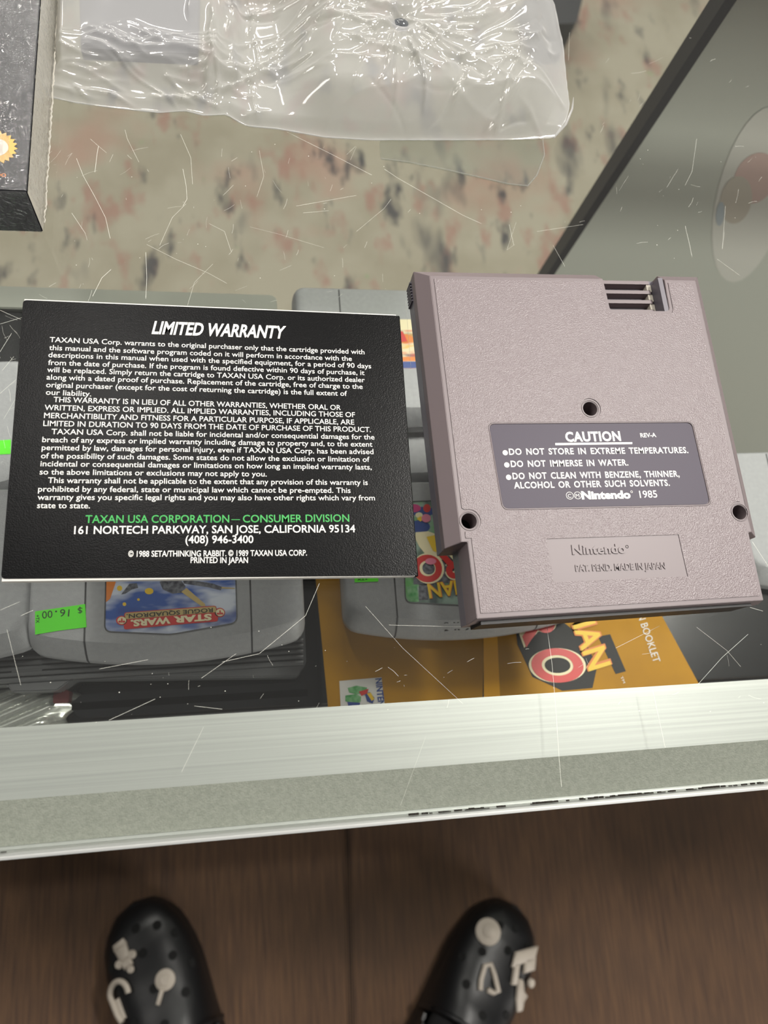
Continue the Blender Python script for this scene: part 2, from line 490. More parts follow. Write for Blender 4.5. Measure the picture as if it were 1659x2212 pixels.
# scratches and specks in the glass
sc = MB(); rnd = random.Random(12)
def scratch(pts, wpx=0.55, z=.00012):
    P = [G(p[0], p[1], z) for p in pts]
    for i in range(len(P) - 1):
        d = (P[i + 1] - P[i]); n = Vector((-d.y, d.x, 0)).normalized() * (wpx * .00011 / 2)
        sc.add([P[i] - n, P[i + 1] - n, P[i + 1] + n, P[i] + n], [(0, 1, 2, 3)])
SPEC = [([(620, 285), (720, 335), (803, 378)], .8), ([(165, 342), (180, 380), (205, 425), (228, 470), (238, 515)], .9), ([(390, 290), (412, 340), (416, 398)], .7),
        ([(395, 365), (402, 400), (404, 430), (395, 445)], .9), ([(345, 530), (372, 470), (402, 440)], .6), ([(452, 483), (485, 500), (500, 545)], .6),
        ([(205, 372), (210, 330), (213, 315)], 1.1), ([(195, 300), (212, 315), (230, 330)], .6), ([(200, 640), (220, 600), (240, 582)], 1.0),
        ([(315, 545), (317, 600), (315, 645)], .9), ([(317, 528), (380, 560), (450, 590), (490, 612)], .6), ([(300, 350), (275, 300), (270, 280)], .6),
        ([(155, 460), (185, 505)], .8), ([(560, 325), (570, 380), (555, 425)], .5), ([(640, 445), (770, 422)], .7), ([(655, 460), (710, 455)], .6),
        ([(770, 500), (830, 450), (845, 430)], .5), ([(540, 490), (600, 505), (700, 535)], .4), ([(405, 660), (420, 610), (460, 570)], .5),
        ([(830, 365), (860, 385), (1000, 465), (1040, 483)], .8), ([(1100, 485), (1110, 530)], .7), ([(1115, 480), (1095, 540), (1112, 528)], .4),
        ([(1480, 488), (1490, 530), (1495, 555)], .9), ([(1505, 300), (1495, 370), (1480, 400)], .6), ([(1565, 500), (1560, 540), (1567, 445)], .5), ([(1550, 560), (1598, 595)], .5),
        ([(1440, 405), (1465, 365)], .5), ([(1195, 530), (1220, 575)], .6), ([(1228, 130), (1230, 70)], .5), ([(1160, 500), (1260, 485)], .5),
        ([(480, 1430), (560, 1412), (660, 1330), (690, 1260)], .8), ([(510, 1640), (660, 1520), (700, 1440)], 0.0), ([(235, 1556), (335, 1510)], .8), ([(215, 1445), (320, 1425)], .7), ([(435, 1465), (510, 1412)], .7),
        ([(420, 1525), (480, 1532)], .7), ([(0, 1318), (42, 1300)], .6), ([(15, 1360), (45, 1480)], .6), ([(45, 1330), (72, 1318)], .7),
        ([(790, 1310), (870, 1400), (1000, 1520)], .5), ([(840, 1350), (985, 1354), (1100, 1352)], .6), ([(1180, 1345), (1192, 1430), (1200, 1520), (1208, 1640), (1213, 1700)], .9),
        ([(1330, 1400), (1425, 1352)], .7), ([(1508, 1478), (1560, 1420), (1616, 1370)], .9), ([(1505, 1355), (1570, 1405), (1600, 1440)], .6), ([(1410, 1490), (1425, 1560), (1437, 1615)], .9),
        ([(1625, 1170), (1659, 1222)], .8), ([(1620, 1312), (1648, 1320)], .9), ([(392, 1668), (440, 1570)], .5), ([(865, 1740), (920, 1590)], .3), ([(0, 700), (60, 682)], .8), ([(0, 760), (25, 720)], .8), ([(0, 670), (45, 690)], .8), ([(5, 800), (30, 770)], .7),
        ([(8, 905), (40, 850)], .5), ([(0, 850), (40, 815)], .6), ([(886, 680), (905, 790)], .7), ([(876, 650), (888, 800)], .7)]
for pts, wd in SPEC:
    if wd: scratch(pts, wd)
for k in range(150):
    zone = rnd.random()
    if zone < .5: u, v = rnd.uniform(60, 900), rnd.uniform(310, 660)
    elif zone < .65: u, v = rnd.uniform(0, 45), rnd.uniform(640, 1000)
    elif zone < .8: u, v = rnd.uniform(100, 1640), rnd.uniform(1400, 1520)
    else: u, v = rnd.uniform(1200, 1650), rnd.uniform(60, 580)
    a = rnd.choice([rnd.gauss(1.7, .35), rnd.uniform(0, 3.14), rnd.gauss(-.5, .2)]); L = rnd.uniform(4, 40) * rnd.uniform(.4, 1)
    c = rnd.uniform(-.3, .3)
    scratch([(u + math.cos(a + c * t) * L * t, v + math.sin(a + c * t) * L * t) for t in (0, .5, 1)], rnd.uniform(.25, .6))
for k in range(90):
    u, v = (rnd.uniform(0, 1659), rnd.uniform(305, 640)) if k < 55 else (rnd.uniform(0, 1659), rnd.uniform(1350, 1560))
    p = G(u, v, .0001); r = rnd.uniform(.00006, .0002)
    pts = [(x, y, .00012) for x, y in circ(p.x, p.y, r, 6, r * rnd.uniform(.5, 1))]
    sc.add(pts, [tuple(range(6))])
so = cpart(sc.build('scratches', M['scratch'])); so['kind'] = 'stuff'; so['label'] = 'fine white scratches and dust specks on the glass'


def wpart(root, o):
    """part built in world coordinates, hung under its thing"""
    o.parent = root; o.location = -root.location
    return o


# ------------------------------------------------------------------ black warranty booklet
bk_c = [G(50, 648, .0026), G(862, 682, .0026), G(902, 1243, .0026), G(2, 1250, .0026)]
bk = empty('instruction_booklet', ((bk_c[0] + bk_c[2]) / 2).xy.to_3d())
tag(bk, 'black booklet lying back cover up with white warranty text', 'booklet')
pg = [(bk_c[0].x + .0002, bk_c[0].y + .0005), (bk_c[1].x - .0012, bk_c[1].y + .0005), (bk_c[2].x - .001, bk_c[2].y - .0002), (bk_c[3].x + .0001, bk_c[3].y - .0009)]
pm = MB()
for k in range(6):
    j = (k % 3 - 1) * .00012
    pm.prism([(x + j, y + j * .7) for x, y in pg], .0003 + k * .00034, .0003 + k * .00034 + .0003)
wpart(bk, pm.build('pages', M['paper']))
cv = MB()
cv.prism(rquad([(p.x, p.y) for p in bk_c], .0014, 5), .0024, .0026)
cv.prism(rquad([(p.x, p.y) for p in bk_c], .0014, 5), .0, .0002)
# rounded spine on the right
for k in range(1):
    a, b = bk_c[1], bk_c[2]; arc = []
    for t in range(9):
        th = math.pi * t / 8
        arc.append((.0011 * math.sin(th), .0013 + .0013 * math.cos(th)))
    vs = [(a.x - .0006 + d, a.y, z) for d, z in arc] + [(b.x - .0006 + d, b.y, z) for d, z in arc]
    cv.add(vs, [(i, i + 1, 9 + i + 1, 9 + i) for i in range(8)])
wpart(bk, cv.build('cover', M['cover']))['label'] = 'black back cover'
ZT = .00268


def bp(u, v):  # crop coordinates on the cover
    return G(u / 1.8033, 620 + v / 1.8033, ZT)


t = MB(); put_text(t, 'LIMITED WARRANTY', bp(590, 181), bp(1116, 200), .0052, shear=.28, bold=.03)
wpart(bk, t.build('title_text', M['white_ink']))
LINES = [("TAXAN USA Corp. warrants to the original purchaser only that the cartridge provided with", 193, 214, 1420, 262),
         ("this manual and the software program coded on it will perform in accordance with the", 191, 245, 1371, 288),
         ("descriptions in this manual when used with the specified equipment, for a period of 90 days", 188, 273, 1446, 317),
         ("from the date of purchase. If the program is found defective within 90 days of purchase, it", 187, 303, 1420, 343),
         ("will be replaced. Simply return the cartridge to TAXAN USA Corp. or its authorized dealer", 183, 331, 1421, 371),
         ("along with a dated proof of purchase. Replacement of the cartridge, free of charge to the", 181, 360, 1413, 397),
         ("original purchaser (except for the cost of returning the cartridge) is the full extent of", 179, 390, 1352, 424),
         ("our liability.", 178, 419, 355, 426),
         ("THIS WARRANTY IS IN LIEU OF ALL OTHER WARRANTIES, WHETHER ORAL OR", 208, 448, 1328, 479),
         ("WRITTEN, EXPRESS OR IMPLIED. ALL IMPLIED WARRANTIES, INCLUDING THOSE OF", 173, 479, 1383, 507),
         ("MERCHANTIBILITY AND FITNESS FOR A PARTICULAR PURPOSE, IF APPLICABLE, ARE", 171, 510, 1380, 536),
         ("LIMITED IN DURATION TO 90 DAYS FROM THE DATE OF PURCHASE OF THIS PRODUCT.", 168, 541, 1445, 565),
         ("TAXAN USA Corp. shall not be liable for incidental and/or consequential damages for the", 200, 573, 1459, 594),
         ("breach of any express or implied warranty including damage to property and, to the extent", 164, 604, 1451, 622),
         ("permitted by law, damages for personal injury, even if TAXAN USA Corp. has been advised", 162, 635, 1455, 651),
         ("of the possibility of such damages. Some states do not allow the exclusion or limitation of", 159, 667, 1440, 681),
         ("incidental or consequential damages or limitations on how long an implied warranty lasts,", 157, 698, 1448, 711),
         ("so the above limitations or exclusions may not apply to you.", 154, 730, 1039, 738),
         ("This warranty shall not be applicable to the extent that any provision of this warranty is", 186, 763, 1433, 771),
         ("prohibited by any federal, state or municipal law which cannot be pre-empted. This", 148, 797, 1366, 802),
         ("warranty gives you specific legal rights and you may also have other rights which vary from", 146, 829, 1461, 831),
         ("state to state.", 144, 861, 350, 862)]
t = MB()
for s_, a, b, c, d in LINES:
    put_text(t, s_, bp(a, b), bp(c, d), .00205, bold=.008)
wpart(bk, t.build('warranty_text', M['white_ink']))
t = MB(); put_text(t, 'TAXAN USA CORPORATION', bp(332, 919), bp(893, 917), .0028, bold=.012)
put_text(t, '–', bp(901, 917), bp(935, 917), .0028)
put_text(t, 'CONSUMER DIVISION', bp(946, 917), bp(1361, 914), .0028, bold=.012)
wpart(bk, t.build('company_text', M['green_ink']))['label'] = 'green company name line'
t = MB(); put_text(t, '161 NORTECH PARKWAY, SAN JOSE, CALIFORNIA 95134', bp(288, 962), bp(1384, 955), .0028, bold=.014)
put_text(t, '(408) 946-3400', bp(722, 998), bp(987, 997), .0028, bold=.014)
put_text(t, '© 1988 SETA/THINKING RABBIT. © 1989 TAXAN USA CORP.', bp(499, 1051), bp(1196, 1046), .0021, bold=.014)
put_text(t, 'PRINTED IN JAPAN', bp(742, 1075), bp(966, 1075), .0021, bold=.014)
wpart(bk, t.build('address_text', M['white_ink']))

# ------------------------------------------------------------------ grey game cartridge (back side up)
mm = .001
c0 = G(928, 596, .017); CA = math.radians(1.33)
ct = empty('game_cartridge', (c0.x, c0.y, 0), CA)
tag(ct, 'mauve grey game cartridge lying back side up with dark caution label', 'game cartridge')


def L(x, y, z=0): return (x * mm, y * mm, z * mm)


ZP = 17.0
PAIR = [((0, 0), (-4.7, 4.8)), ((69.3, 0), (69.0, 4.8)), ((69.6, -5), (69.6, -5)), ((69.9, -12.4), (69.9, -12.4)), ((70.3, -13.3), (70.3, -13.3)), ((71.2, -13.7), (71.2, -13.7)),
        ((93.7, -13.7), (93.7, -13.7)), ((94.6, -13.3), (94.6, -13.3)), ((95.0, -12.4), (95.0, -12.4)), ((95.2, -5), (95.2, -5)), ((95.4, 0), (95.7, 4.8)),
        ((108.8, 0), (113.7, 4.8)), ((108.8, -103.4), (113.7, -104.4)), ((107.6, -103.4), (108.6, -104.4)), ((107.6, -128.2), (108.8, -129.0)),
        ((2.2, -127.8), (1.0, -128.6)), ((2.2, -101.8), (1.0, -102.8)), ((0, -101.8), (-4.7, -102.8))]
HOLES = [(54.7, -54.2), (3.6, -94.6), (105.9, -95.8)]
HR = 2.75
lab = rquad([(15.2, -59.6), (93.9, -60.6), (94.5, -92.3), (16.3, -90.8)], 2.2)
emb = [(30.2, -102.2), (79.8, -103), (80.2, -118.2), (30.4, -117.3)]
plate = [p[0] for p in PAIR][::-1]; outer = [p[1] for p in PAIR][::-1]
me = filled([(x * mm, y * mm) for x, y in plate], [[(x * mm, y * mm) for x, y in circ(h[0], h[1], HR)] for h in HOLES], ZP * mm, 'rear_shell', 0, [.011] * 3)
bm = bmesh.new(); bm.from_mesh(me)
n = len(plate)
r0 = [bm.verts.new(L(*p, ZP)) for p in plate]; r1 = [bm.verts.new(L(*p, 12.2)) for p in outer]; r2 = [bm.verts.new(L(*p, 8.1)) for p in outer]
for A_, B_ in ((r0, r1), (r1, r2)):
    for i in range(n):
        j = (i + 1) % n
        bm.faces.new((A_[i], A_[j], B_[j], B_[i]))
bmesh.ops.remove_doubles(bm, verts=bm.verts, dist=1e-6)
bmesh.ops.recalc_face_normals(bm, faces=bm.faces)
sharp = [e for e in bm.edges if len(e.link_faces) == 2 and e.calc_face_angle(0) > .3 and max(v.co.z for v in e.verts) > .0115]
bmesh.ops.bevel(bm, geom=sharp, offset=.00035, segments=2, affect='EDGES', clamp_overlap=True)
bm.to_mesh(me); bm.free()
rear = link('rear_shell', me, M['nes'], ct, 30)
front = [p for i, p in enumerate(p[1] for p in PAIR) if i not in range(1, 11)]
fm = MB()
fz = [(0.0, -.6), (.6, -.1), (7.4, -.1), (7.9, -.35)]
rings = []
cx_, cy_ = 54.5, -60
for z, off in fz:
    ring = []
    for x, y in front:
        ring.append(L(x + (off if x > cx_ else -off), y + (off if y > cy_ else -off), z))
    rings.append(ring)
fm.rings(rings)
fo = fm.build('front_shell', M['nes_side'], ct)
fo['label'] = 'darker front half of the shell'
# pebbled panel with its moulded border, cut around label, plate and screws
tex = [(1.5, -1.3), (68.0, -1.3), (68.4, -13.0), (69.2, -14.6), (71.2, -15.2), (93.7, -15.2), (95.6, -14.7), (96.4, -13.0), (96.6, -1.3), (107.0, -1.3), (107.0, -91.2)]
tex += [(105.9 + 4.1 * math.cos(a), -95.8 + 4.1 * math.sin(a)) for a in [math.radians(75 + k * 20) for k in range(11)]]
tex += [(107.0, -100.2), (107.0, -102.4), (106.4, -102.4), (106.4, -126.6), (3.6, -126.2), (3.6, -100.6), (1.6, -100.6), (1.6, -98.4)]
tex += [(3.6 + 4.1 * math.cos(a), -94.6 + 4.1 * math.sin(a)) for a in [math.radians(-115 + k * 20) for k in range(12)]]
tex += [(1.5, -90)]
lab_o = rquad([(14.6, -59.0), (94.6, -60.0), (95.2, -93.0), (15.7, -91.4)], 2.6)
me = filled([(x * mm, y * mm) for x, y in tex[::-1]], [[(x * mm, y * mm) for x, y in lab_o], [(x * mm, y * mm) for x, y in circ(54.7, -54.2, 4.0)], [(x * mm, y * mm) for x, y in emb]],
            (ZP + .28) * mm, 'textured_panel', .00027, [.00027, .00027, .00027])
link('textured_panel', me, M['nes_tex'], ct)['label'] = 'pebbled rear panel'
# moulded line around the caution label and the rings around the screws
mb = MB()
mb.tube([L(x, y, ZP + .1) for x, y in rquad([(14.9, -59.3), (94.3, -60.3), (94.9, -92.7), (16.0, -91.1)], 2.4)] + [L(*rquad([(14.9, -59.3), (94.3, -60.3), (94.9, -92.7), (16.0, -91.1)], 2.4)[0], ZP + .1)], .0003, 6)
for hx, hy in HOLES:
    c = circ(hx, hy, 3.3, 28)
    mb.tube([L(x, y, ZP) for x, y in c + c[:1]], .00022, 6)
mb.build('moulded_ridge', M['nes'], ct, 60)
lo = MB().prism([(x * mm, y * mm) for x, y in lab], ZP * mm, (ZP + .12) * mm).build('caution_label', M['caution'], ct)
lo['label'] = 'dark purple grey caution label'
# caution label text: the frame runs along the label
def cl(u, v):
    p = G(850 + u / 2.0507, 560 + v / 2.0507, (ZP + .16) * mm) - Vector((c0.x, c0.y, 0))
    return Vector((p.x * math.cos(CA) + p.y * math.sin(CA), -p.x * math.sin(CA) + p.y * math.cos(CA), p.z))
t = MB()
put_text(t, 'CAUTION', cl(764, 807), cl(1009, 803), .0037, bold=.04, track=(1.08, 1))
a, b, c, d = cl(716, 814), cl(1058, 810), cl(1058, 819), cl(717, 824)
t.add([a, b, c, d], [(3, 2, 1, 0)])
put_text(t, 'REV-A', cl(1095, 789), cl(1165, 787), .0017, bold=.025)
put_text(t, 'DO NOT STORE IN EXTREME TEMPERATURES.', cl(513, 866), cl(1307, 858), .0024, bold=.025, track=(1.1, 1.5))
put_text(t, 'DO NOT IMMERSE IN WATER.', cl(521, 920), cl(1041, 913), .0024, bold=.025, track=(1.1, 1.5))
put_text(t, 'DO NOT CLEAN WITH BENZENE, THINNER,', cl(529, 974), cl(1268, 963), .0024, bold=.025, track=(1.1, 1.5))
put_text(t, 'ALCOHOL OR OTHER SUCH SOLVENTS.', cl(535, 1015), cl(1225, 1003), .0024, bold=.025, track=(1.1, 1.5))
for u, v in ((495, 857), (502, 911), (510, 966)):
    p = cl(u, v); t.add([(x, y, p.z) for x, y in circ(p.x, p.y, .00098, 18)], [tuple(range(18))])
def ring2d(mb, p, r0_, r1_, n_=24):
    mb.add([(x, y, p.z) for x, y in circ(p.x, p.y, r0_, n_)] + [(x, y, p.z) for x, y in circ(p.x, p.y, r1_, n_)], [(i, (i + 1) % n_, n_ + (i + 1) % n_, n_ + i) for i in range(n_)])
for u, v, ch in ((781, 1047, 'C'), (816, 1046, 'M')):
    p = cl(u, v); ring2d(t, p, .00122, .00140)
    put_text(t, ch, cl(u - 8, v + 9), cl(u + 8, v + 9), .0014)
put_text(t, 'Nintendo', cl(835, 1062), cl(1052, 1058), .0029, bold=.05)
p = cl(1055, 1030); ring2d(t, p, .0003, .00045, 12)
put_text(t, '1985', cl(1092, 1057), cl(1170, 1055), .0028, bold=.01)
t.build('caution_text', M['white_ink'], lo)
# embossed nameplate
ep = MB().prism([(x * mm, y * mm) for x, y in emb], (ZP - .05) * mm, (ZP + .03) * mm).build('nameplate', M['nes'], ct)
def el(u, v): 
    q = cl(u, v + 1004.9); q.z = (ZP + .03) * mm; return q
t = MB()
put_text(t, 'Nintendo', el(793, 302), el(1030, 296), .0034, bold=.03, depth=.08)
ring2d(t, el(1035, 268), .0004, .0006, 12)
put_text(t, 'PAT. PEND. MADE IN JAPAN', el(808, 378), el(1206, 366), .0024, bold=.02, depth=.1)
t.build('embossed_text', M['nes'], ep, 40)
# open corner with ridges
rg0 = MB().box(.0685, .0958, -.0142, .0044, .0079, .0090).build('recess_floor', M['nes_side'], ct)
for k in range(4):
    y0 = 3.6 - k * 4.3
    MB().add([L(69.2, y0, 9), L(91.6, y0, 9), L(91.6, y0 - 1.1, 12.2), L(69.2, y0 - 1.1, 12.2), L(69.2, y0 - 2.6, 12.2), L(91.6, y0 - 2.6, 12.2), L(91.6, y0 - 2.9, 9), L(69.2, y0 - 2.9, 9)],
             [(0, 1, 2, 3), (3, 2, 5, 4), (4, 5, 6, 7), (0, 3, 4, 7), (1, 6, 5, 2), (0, 7, 6, 1)]).build('grip_ridge', M['nes'], ct)
cm = MB()
for k in range(3):
    y0 = 1.2 - k * 4.3
    cm.box(.0905, .0917, (y0 - 2.6) * mm, y0 * mm, .009, .0118); cm.box(.0921, .0928, (y0 - 2.9) * mm, y0 * mm, .009, .0112)
cm.build('clip', mat('pale_plastic_clip', (206, 200, 186), 0.2), ct)
MB().box(.0930, .0949, -.0136, .0012, .009, .0166).build('recess_wall', M['nes_side'], ct)
# small grip ribs on the left flank, connector slot, screws
for k in range(7):
    MB().box(-.0053, -.0044, (-4.6 + k * 1.25) * mm, (-4.0 + k * 1.25) * mm, .0012, .0072).build('side_rib', M['nes_side'], ct)
sl = MB().box(.0042, .1045, -.1296, -.122, .0016, .0142)
sl.build('connector_slot', M['slot'], ct)['label'] = 'black connector opening'
for hx, hy in HOLES:
    MB().prism([(x * mm, y * mm) for x, y in circ(hx, hy, 2.7, 18)], .0081, .0085).build('screw', M['hole'], ct)
rear_ = rear

# ------------------------------------------------------------------ shrink wrapped black box
BZ = .0228
b1 = G(57, 413, BZ); b0 = G(-140, 405, BZ); b2 = G(86, 0, BZ); dv = (b2 - b1); b2 = b1 + dv * 1.5; b3 = b0 + dv * 1.5
bx = empty('shrink_wrapped_box', (b1.x - .04, b1.y + .05, 0))
tag(bx, 'shrink wrapped black game box with gold seal at the left edge', 'box')
BXP = [b0, b1, b2, b3]
wpart(bx, MB().prism([(p.x, p.y) for p in BXP], .0004, BZ).build('box_body', M['box_black'], None, 30, .0003))
sd = MB()
nv = Vector((dv.y, -dv.x, 0)).normalized()
sd.add([b1 + nv * .0002 + Vector((0, 0, -.0008)), b2 + nv * .0002 + Vector((0, 0, -.0008)), b2.xy.to_3d() + nv * .0002 + Vector((0, 0, .001)), b1.xy.to_3d() + nv * .0002 + Vector((0, 0, .001))], [(0, 1, 2, 3)])
sdo = wpart(bx, sd.build('side_panel', M['box_side']))
sdo['label'] = 'grey side panel of the box'
# seal: starburst with a pale oval
se = MB(); pc = G(-9, 318, BZ + .0002)
pts = []
for k in range(44):
    a = 2 * math.pi * k / 44; rr = (.0058 if k % 2 else .0070)
    pts.append((pc.x + rr * math.cos(a), pc.y + rr * math.sin(a)))
se.prism(pts, BZ + .0001, BZ + .0002)
seo = wpart(bx, se.build('seal', M['seal'])); seo['label'] = 'gold starburst seal'
o = MB(); o.prism(circ(pc.x - .0002, pc.y, .0042, 24, .0037), BZ + .0002, BZ + .00025)
o = o.build('seal_oval', mat('seal_pale', (208, 200, 188), 0.5), seo)
ft = MB(); put_text(ft, 'NINTENDO', G(-60, 379, BZ + .0001), G(13, 382, BZ + .0001), .0014, bold=.02)
wpart(bx, ft.build('box_text', M['orange']))
# film around the box with pleats along the seam
N1, N2 = 40, 160
vs = []; fs = []
rnd = random.Random(5)
cen = b1
for j in range(N2 + 1):
    tt = j / N2
    for i in range(N1 + 1):
        s_ = i / N1
        p = b0 + (b1 - b0) * s_ + dv * 1.5 * tt
        z = BZ + .0004
        if s_ > .82:
            k = (s_ - .82) / .18
            z += .00035 * k * (math.sin(tt * 420 + 3 * math.sin(tt * 31)) * (.3 + .7 * max(0, math.sin(tt * 23)))) * (1 - abs(2 * k - 1))
        if tt < .12:
            z += .0005 * (1 - tt / .12) * abs(mnoise.noise(Vector((s_ * 40 - tt * 60, tt * 8, 0))))
        z += .0003 * mnoise.noise(Vector((p.x * 60, p.y * 60, 2)))
        vs.append((p.x, p.y, z))
for j in range(N2):
    for i in range(N1):
        a = j * (N1 + 1) + i; fs.append((a, a + 1, a + N1 + 2, a + N1 + 1))
fm = MB(); fm.add(vs, fs)
# right flank and front flank of the film, with a frayed seam line
flank = []
for j in range(N2 + 1):
    p = b1 + dv * 1.5 * j / N2
    row = []
    for i in range(7):
        k = i / 6
        row.append(p.xy.to_3d() + nv * (.0006 + .0010 * math.sin(k * 3.1) + .0006 * mnoise.noise(Vector((j * .35, k * 3, 1)))) + Vector((0, 0, BZ + .0004 - k * (BZ - .0008))))
    flank.append(row)
fm.add([p for r in flank for p in r], [(j * 7 + i, j * 7 + i + 1, (j + 1) * 7 + i + 1, (j + 1) * 7 + i) for j in range(N2) for i in range(6)])
frow = []
for j in range(41):
    p = b0 + (b1 - b0) * j / 40; nf = -dv.normalized()
    frow.append([p.xy.to_3d() + nf * (.0005 + .0004 * abs(mnoise.noise(Vector((j * .5, k * .9, 4))))) + Vector((0, 0, BZ + .0004 - k / 5 * (BZ - .0008))) for k in range(6)])
fm.add([p for r in frow for p in r], [(j * 6 + i, j * 6 + i + 1, (j + 1) * 6 + i + 1, (j + 1) * 6 + i) for j in range(40) for i in range(5)])
fo = wpart(bx, fm.build('shrink_film', M['shrink'], None, 70)); fo['label'] = 'clear pleated shrink film'
sm_ = MB(); rnd = random.Random(8)
pp = [b1.xy.to_3d() + nv * (.0019 + rnd.uniform(-.0002, .0002)) + dv * 1.5 * j / 120 + Vector((0, 0, .006 + .0012 * mnoise.noise(Vector((j * .2, 0, 0))))) for j in range(121)]
sm_.tube(pp, [rnd.uniform(.00012, .00038) for _ in pp], 5)
wpart(bx, sm_.build('film_seam', mat('frayed_film_seam', (196, 192, 182), 0.3), None, 60))

# ------------------------------------------------------------------ crumpled clear bag
bot = [(116, 212), (160, 222), (250, 234), (345, 244), (400, 240), (440, 250), (490, 248), (512, 262), (534, 273), (600, 279), (700, 297), (800, 303), (900, 303), (1000, 303), (1100, 302), (1160, 300), (1196, 297)]
rgt = [(1196, 297), (1218, 268), (1226, 238), (1221, 200), (1216, 150), (1212, 105), (1202, 60), (1194, 20), (1186, 0), (1176, -60), (1170, -130), (1168, -200)]
def resample(pts, n_, z):
    P = [G(p[0], p[1], z) for p in pts]; d = [0]
    for i in range(1, len(P)): d.append(d[-1] + (P[i] - P[i - 1]).length)
    out = []; k = 0
    for i in range(n_ + 1):
        s_ = d[-1] * i / n_
        while k < len(d) - 2 and d[k + 1] < s_: k += 1
        f_ = (s_ - d[k]) / max(1e-9, d[k + 1] - d[k]); out.append(P[k].lerp(P[k + 1], f_))
    return out
NU, NV = 380, 200
Bc = resample(bot, NU, .001); Rc = resample(rgt, NV, .001)
Lc = [Bc[0].lerp(G(128, -200, .001), j / NV) for j in range(NV + 1)]
Tc = [Lc[-1].lerp(Rc[-1], i / NU) for i in range(NU + 1)]
rnd = random.Random(21)
X = np.zeros((NV + 1, NU + 1)); Y = np.zeros_like(X)
for j in range(NV + 1):
    v = j / NV
    for i in range(NU + 1):
        u = i / NU
        p = Bc[i] * (1 - v) + Tc[i] * v + Lc[j] * (1 - u) + Rc[j] * u - (Bc[0] * (1 - u) * (1 - v) + Bc[-1] * u * (1 - v) + Tc[0] * (1 - u) * v + Tc[-1] * u * v)
        X[j, i] = p.x; Y[j, i] = p.y
U = np.linspace(0, 1, NU + 1)[None, :].repeat(NV + 1, 0); V = np.linspace(0, 1, NV + 1)[:, None].repeat(NU + 1, 1)
def sstep(a, b, x):
    t_ = np.clip((x - a) / (b - a), 0, 1); return t_ * t_ * (3 - 2 * t_)
# body: thick pillow on the right, thinner flat part on the left, a valley between
zr = .013 * sstep(.40, .52, U) * sstep(0, .10, 1 - U) * sstep(0, .16, V)
zl = .0075 * sstep(0, .02, U) * (1 - sstep(.28, .36, U)) * sstep(.05, .22, V)
Zb = .0012 + zr + zl + .002 * sstep(0, .05, V)
def crease(p0, p1, wd, amp):
    p0 = np.array(p0); p1 = np.array(p1); d = p1 - p0; Ln = np.hypot(*d); d = d / Ln; nn = np.array([-d[1], d[0]])
    a = (X - p0[0]) * d[0] + (Y - p0[1]) * d[1]; b = (X - p0[0]) * nn[0] + (Y - p0[1]) * nn[1]
    b = b + .0012 * np.sin(a * 180 + p0[0] * 900)
    tp = sstep(0, .2, a / Ln) * sstep(0, .2, 1 - a / Ln)
    return amp * tp * np.exp(-np.abs(b / wd) ** 1.3)
kn = G(865, 57, .012); crs = np.zeros_like(X)
for k in range(40):
    a = 2 * math.pi * k / 40 + rnd.uniform(-.07, .07); r0_ = rnd.uniform(.004, .010); r1_ = rnd.uniform(.016, .045)
    crs += crease((kn.x + r0_ * math.cos(a), kn.y + r0_ * math.sin(a)), (kn.x + r1_ * math.cos(a + rnd.uniform(-.2, .2)), kn.y + r1_ * math.sin(a)), rnd.uniform(.0007, .0017), rnd.uniform(.0004, .0013))
for k in range(150):
    cx = rnd.uniform(.0, .145); cy = rnd.uniform(.236, .36); a = rnd.gauss(.55, .35) if rnd.random() < .7 else rnd.uniform(0, 3.14); Ln = rnd.uniform(.012, .06)
    crs += crease((cx - math.cos(a) * Ln / 2, cy - math.sin(a) * Ln / 2), (cx + math.cos(a) * Ln / 2, cy + math.sin(a) * Ln / 2), rnd.uniform(.0006, .0016), rnd.choice([-1, 1, 1]) * rnd.uniform(.0004, .0013))
for k in range(55):   # left part: flat creases running across
    cx = rnd.uniform(-.07, .0); cy = rnd.uniform(.243, .268); a = rnd.gauss(-.12, .25); Ln = rnd.uniform(.01, .045)
    crs += crease((cx - math.cos(a) * Ln / 2, cy - math.sin(a) * Ln / 2), (cx + math.cos(a) * Ln / 2, cy + math.sin(a) * Ln / 2), rnd.uniform(.0005, .0014), rnd.uniform(.0003, .0010))
for k in range(16):   # upright folds in the valley
    cx = rnd.uniform(-.017, .008); cy = rnd.uniform(.25, .33); Ln = rnd.uniform(.02, .06)
    crs += crease((cx, cy - Ln / 2), (cx + rnd.uniform(-.003, .003), cy + Ln / 2), rnd.uniform(.0006, .0014), rnd.uniform(.0006, .0018))
edge = sstep(0, .03, V) * sstep(0, .02, 1 - U)
lowf = np.array([[mnoise.noise(Vector((X[j, i] * 45, Y[j, i] * 45, 3))) for i in range(NU + 1)] for j in range(NV + 1)])
kd = np.hypot(X - kn.x, Y - kn.y)
Zb = Zb + (crs + .0012 * lowf) * edge - .004 * np.exp(-(kd / .004) ** 2)
Zb = np.maximum(Zb, .0012)
bag = empty('plastic_bag', (.04, .28, 0))
tag(bag, 'crumpled clear plastic bag lying on the glass counter', 'plastic bag')
vs = [(X[j, i], Y[j, i], Zb[j, i]) for j in range(NV + 1) for i in range(NU + 1)]
fs = [(j * (NU + 1) + i, j * (NU + 1) + i + 1, (j + 1) * (NU + 1) + i + 1, (j + 1) * (NU + 1) + i) for j in range(NV) for i in range(NU)]
wpart(bag, MB().add(vs, fs).build('upper_film', M['film'], None, 80))
st_ = 10
vs = [(X[j, i], Y[j, i], .0006) for j in range(0, NV + 1, st_) for i in range(0, NU + 1, st_)]
nu = NU // st_ + 1; nv_ = NV // st_ + 1
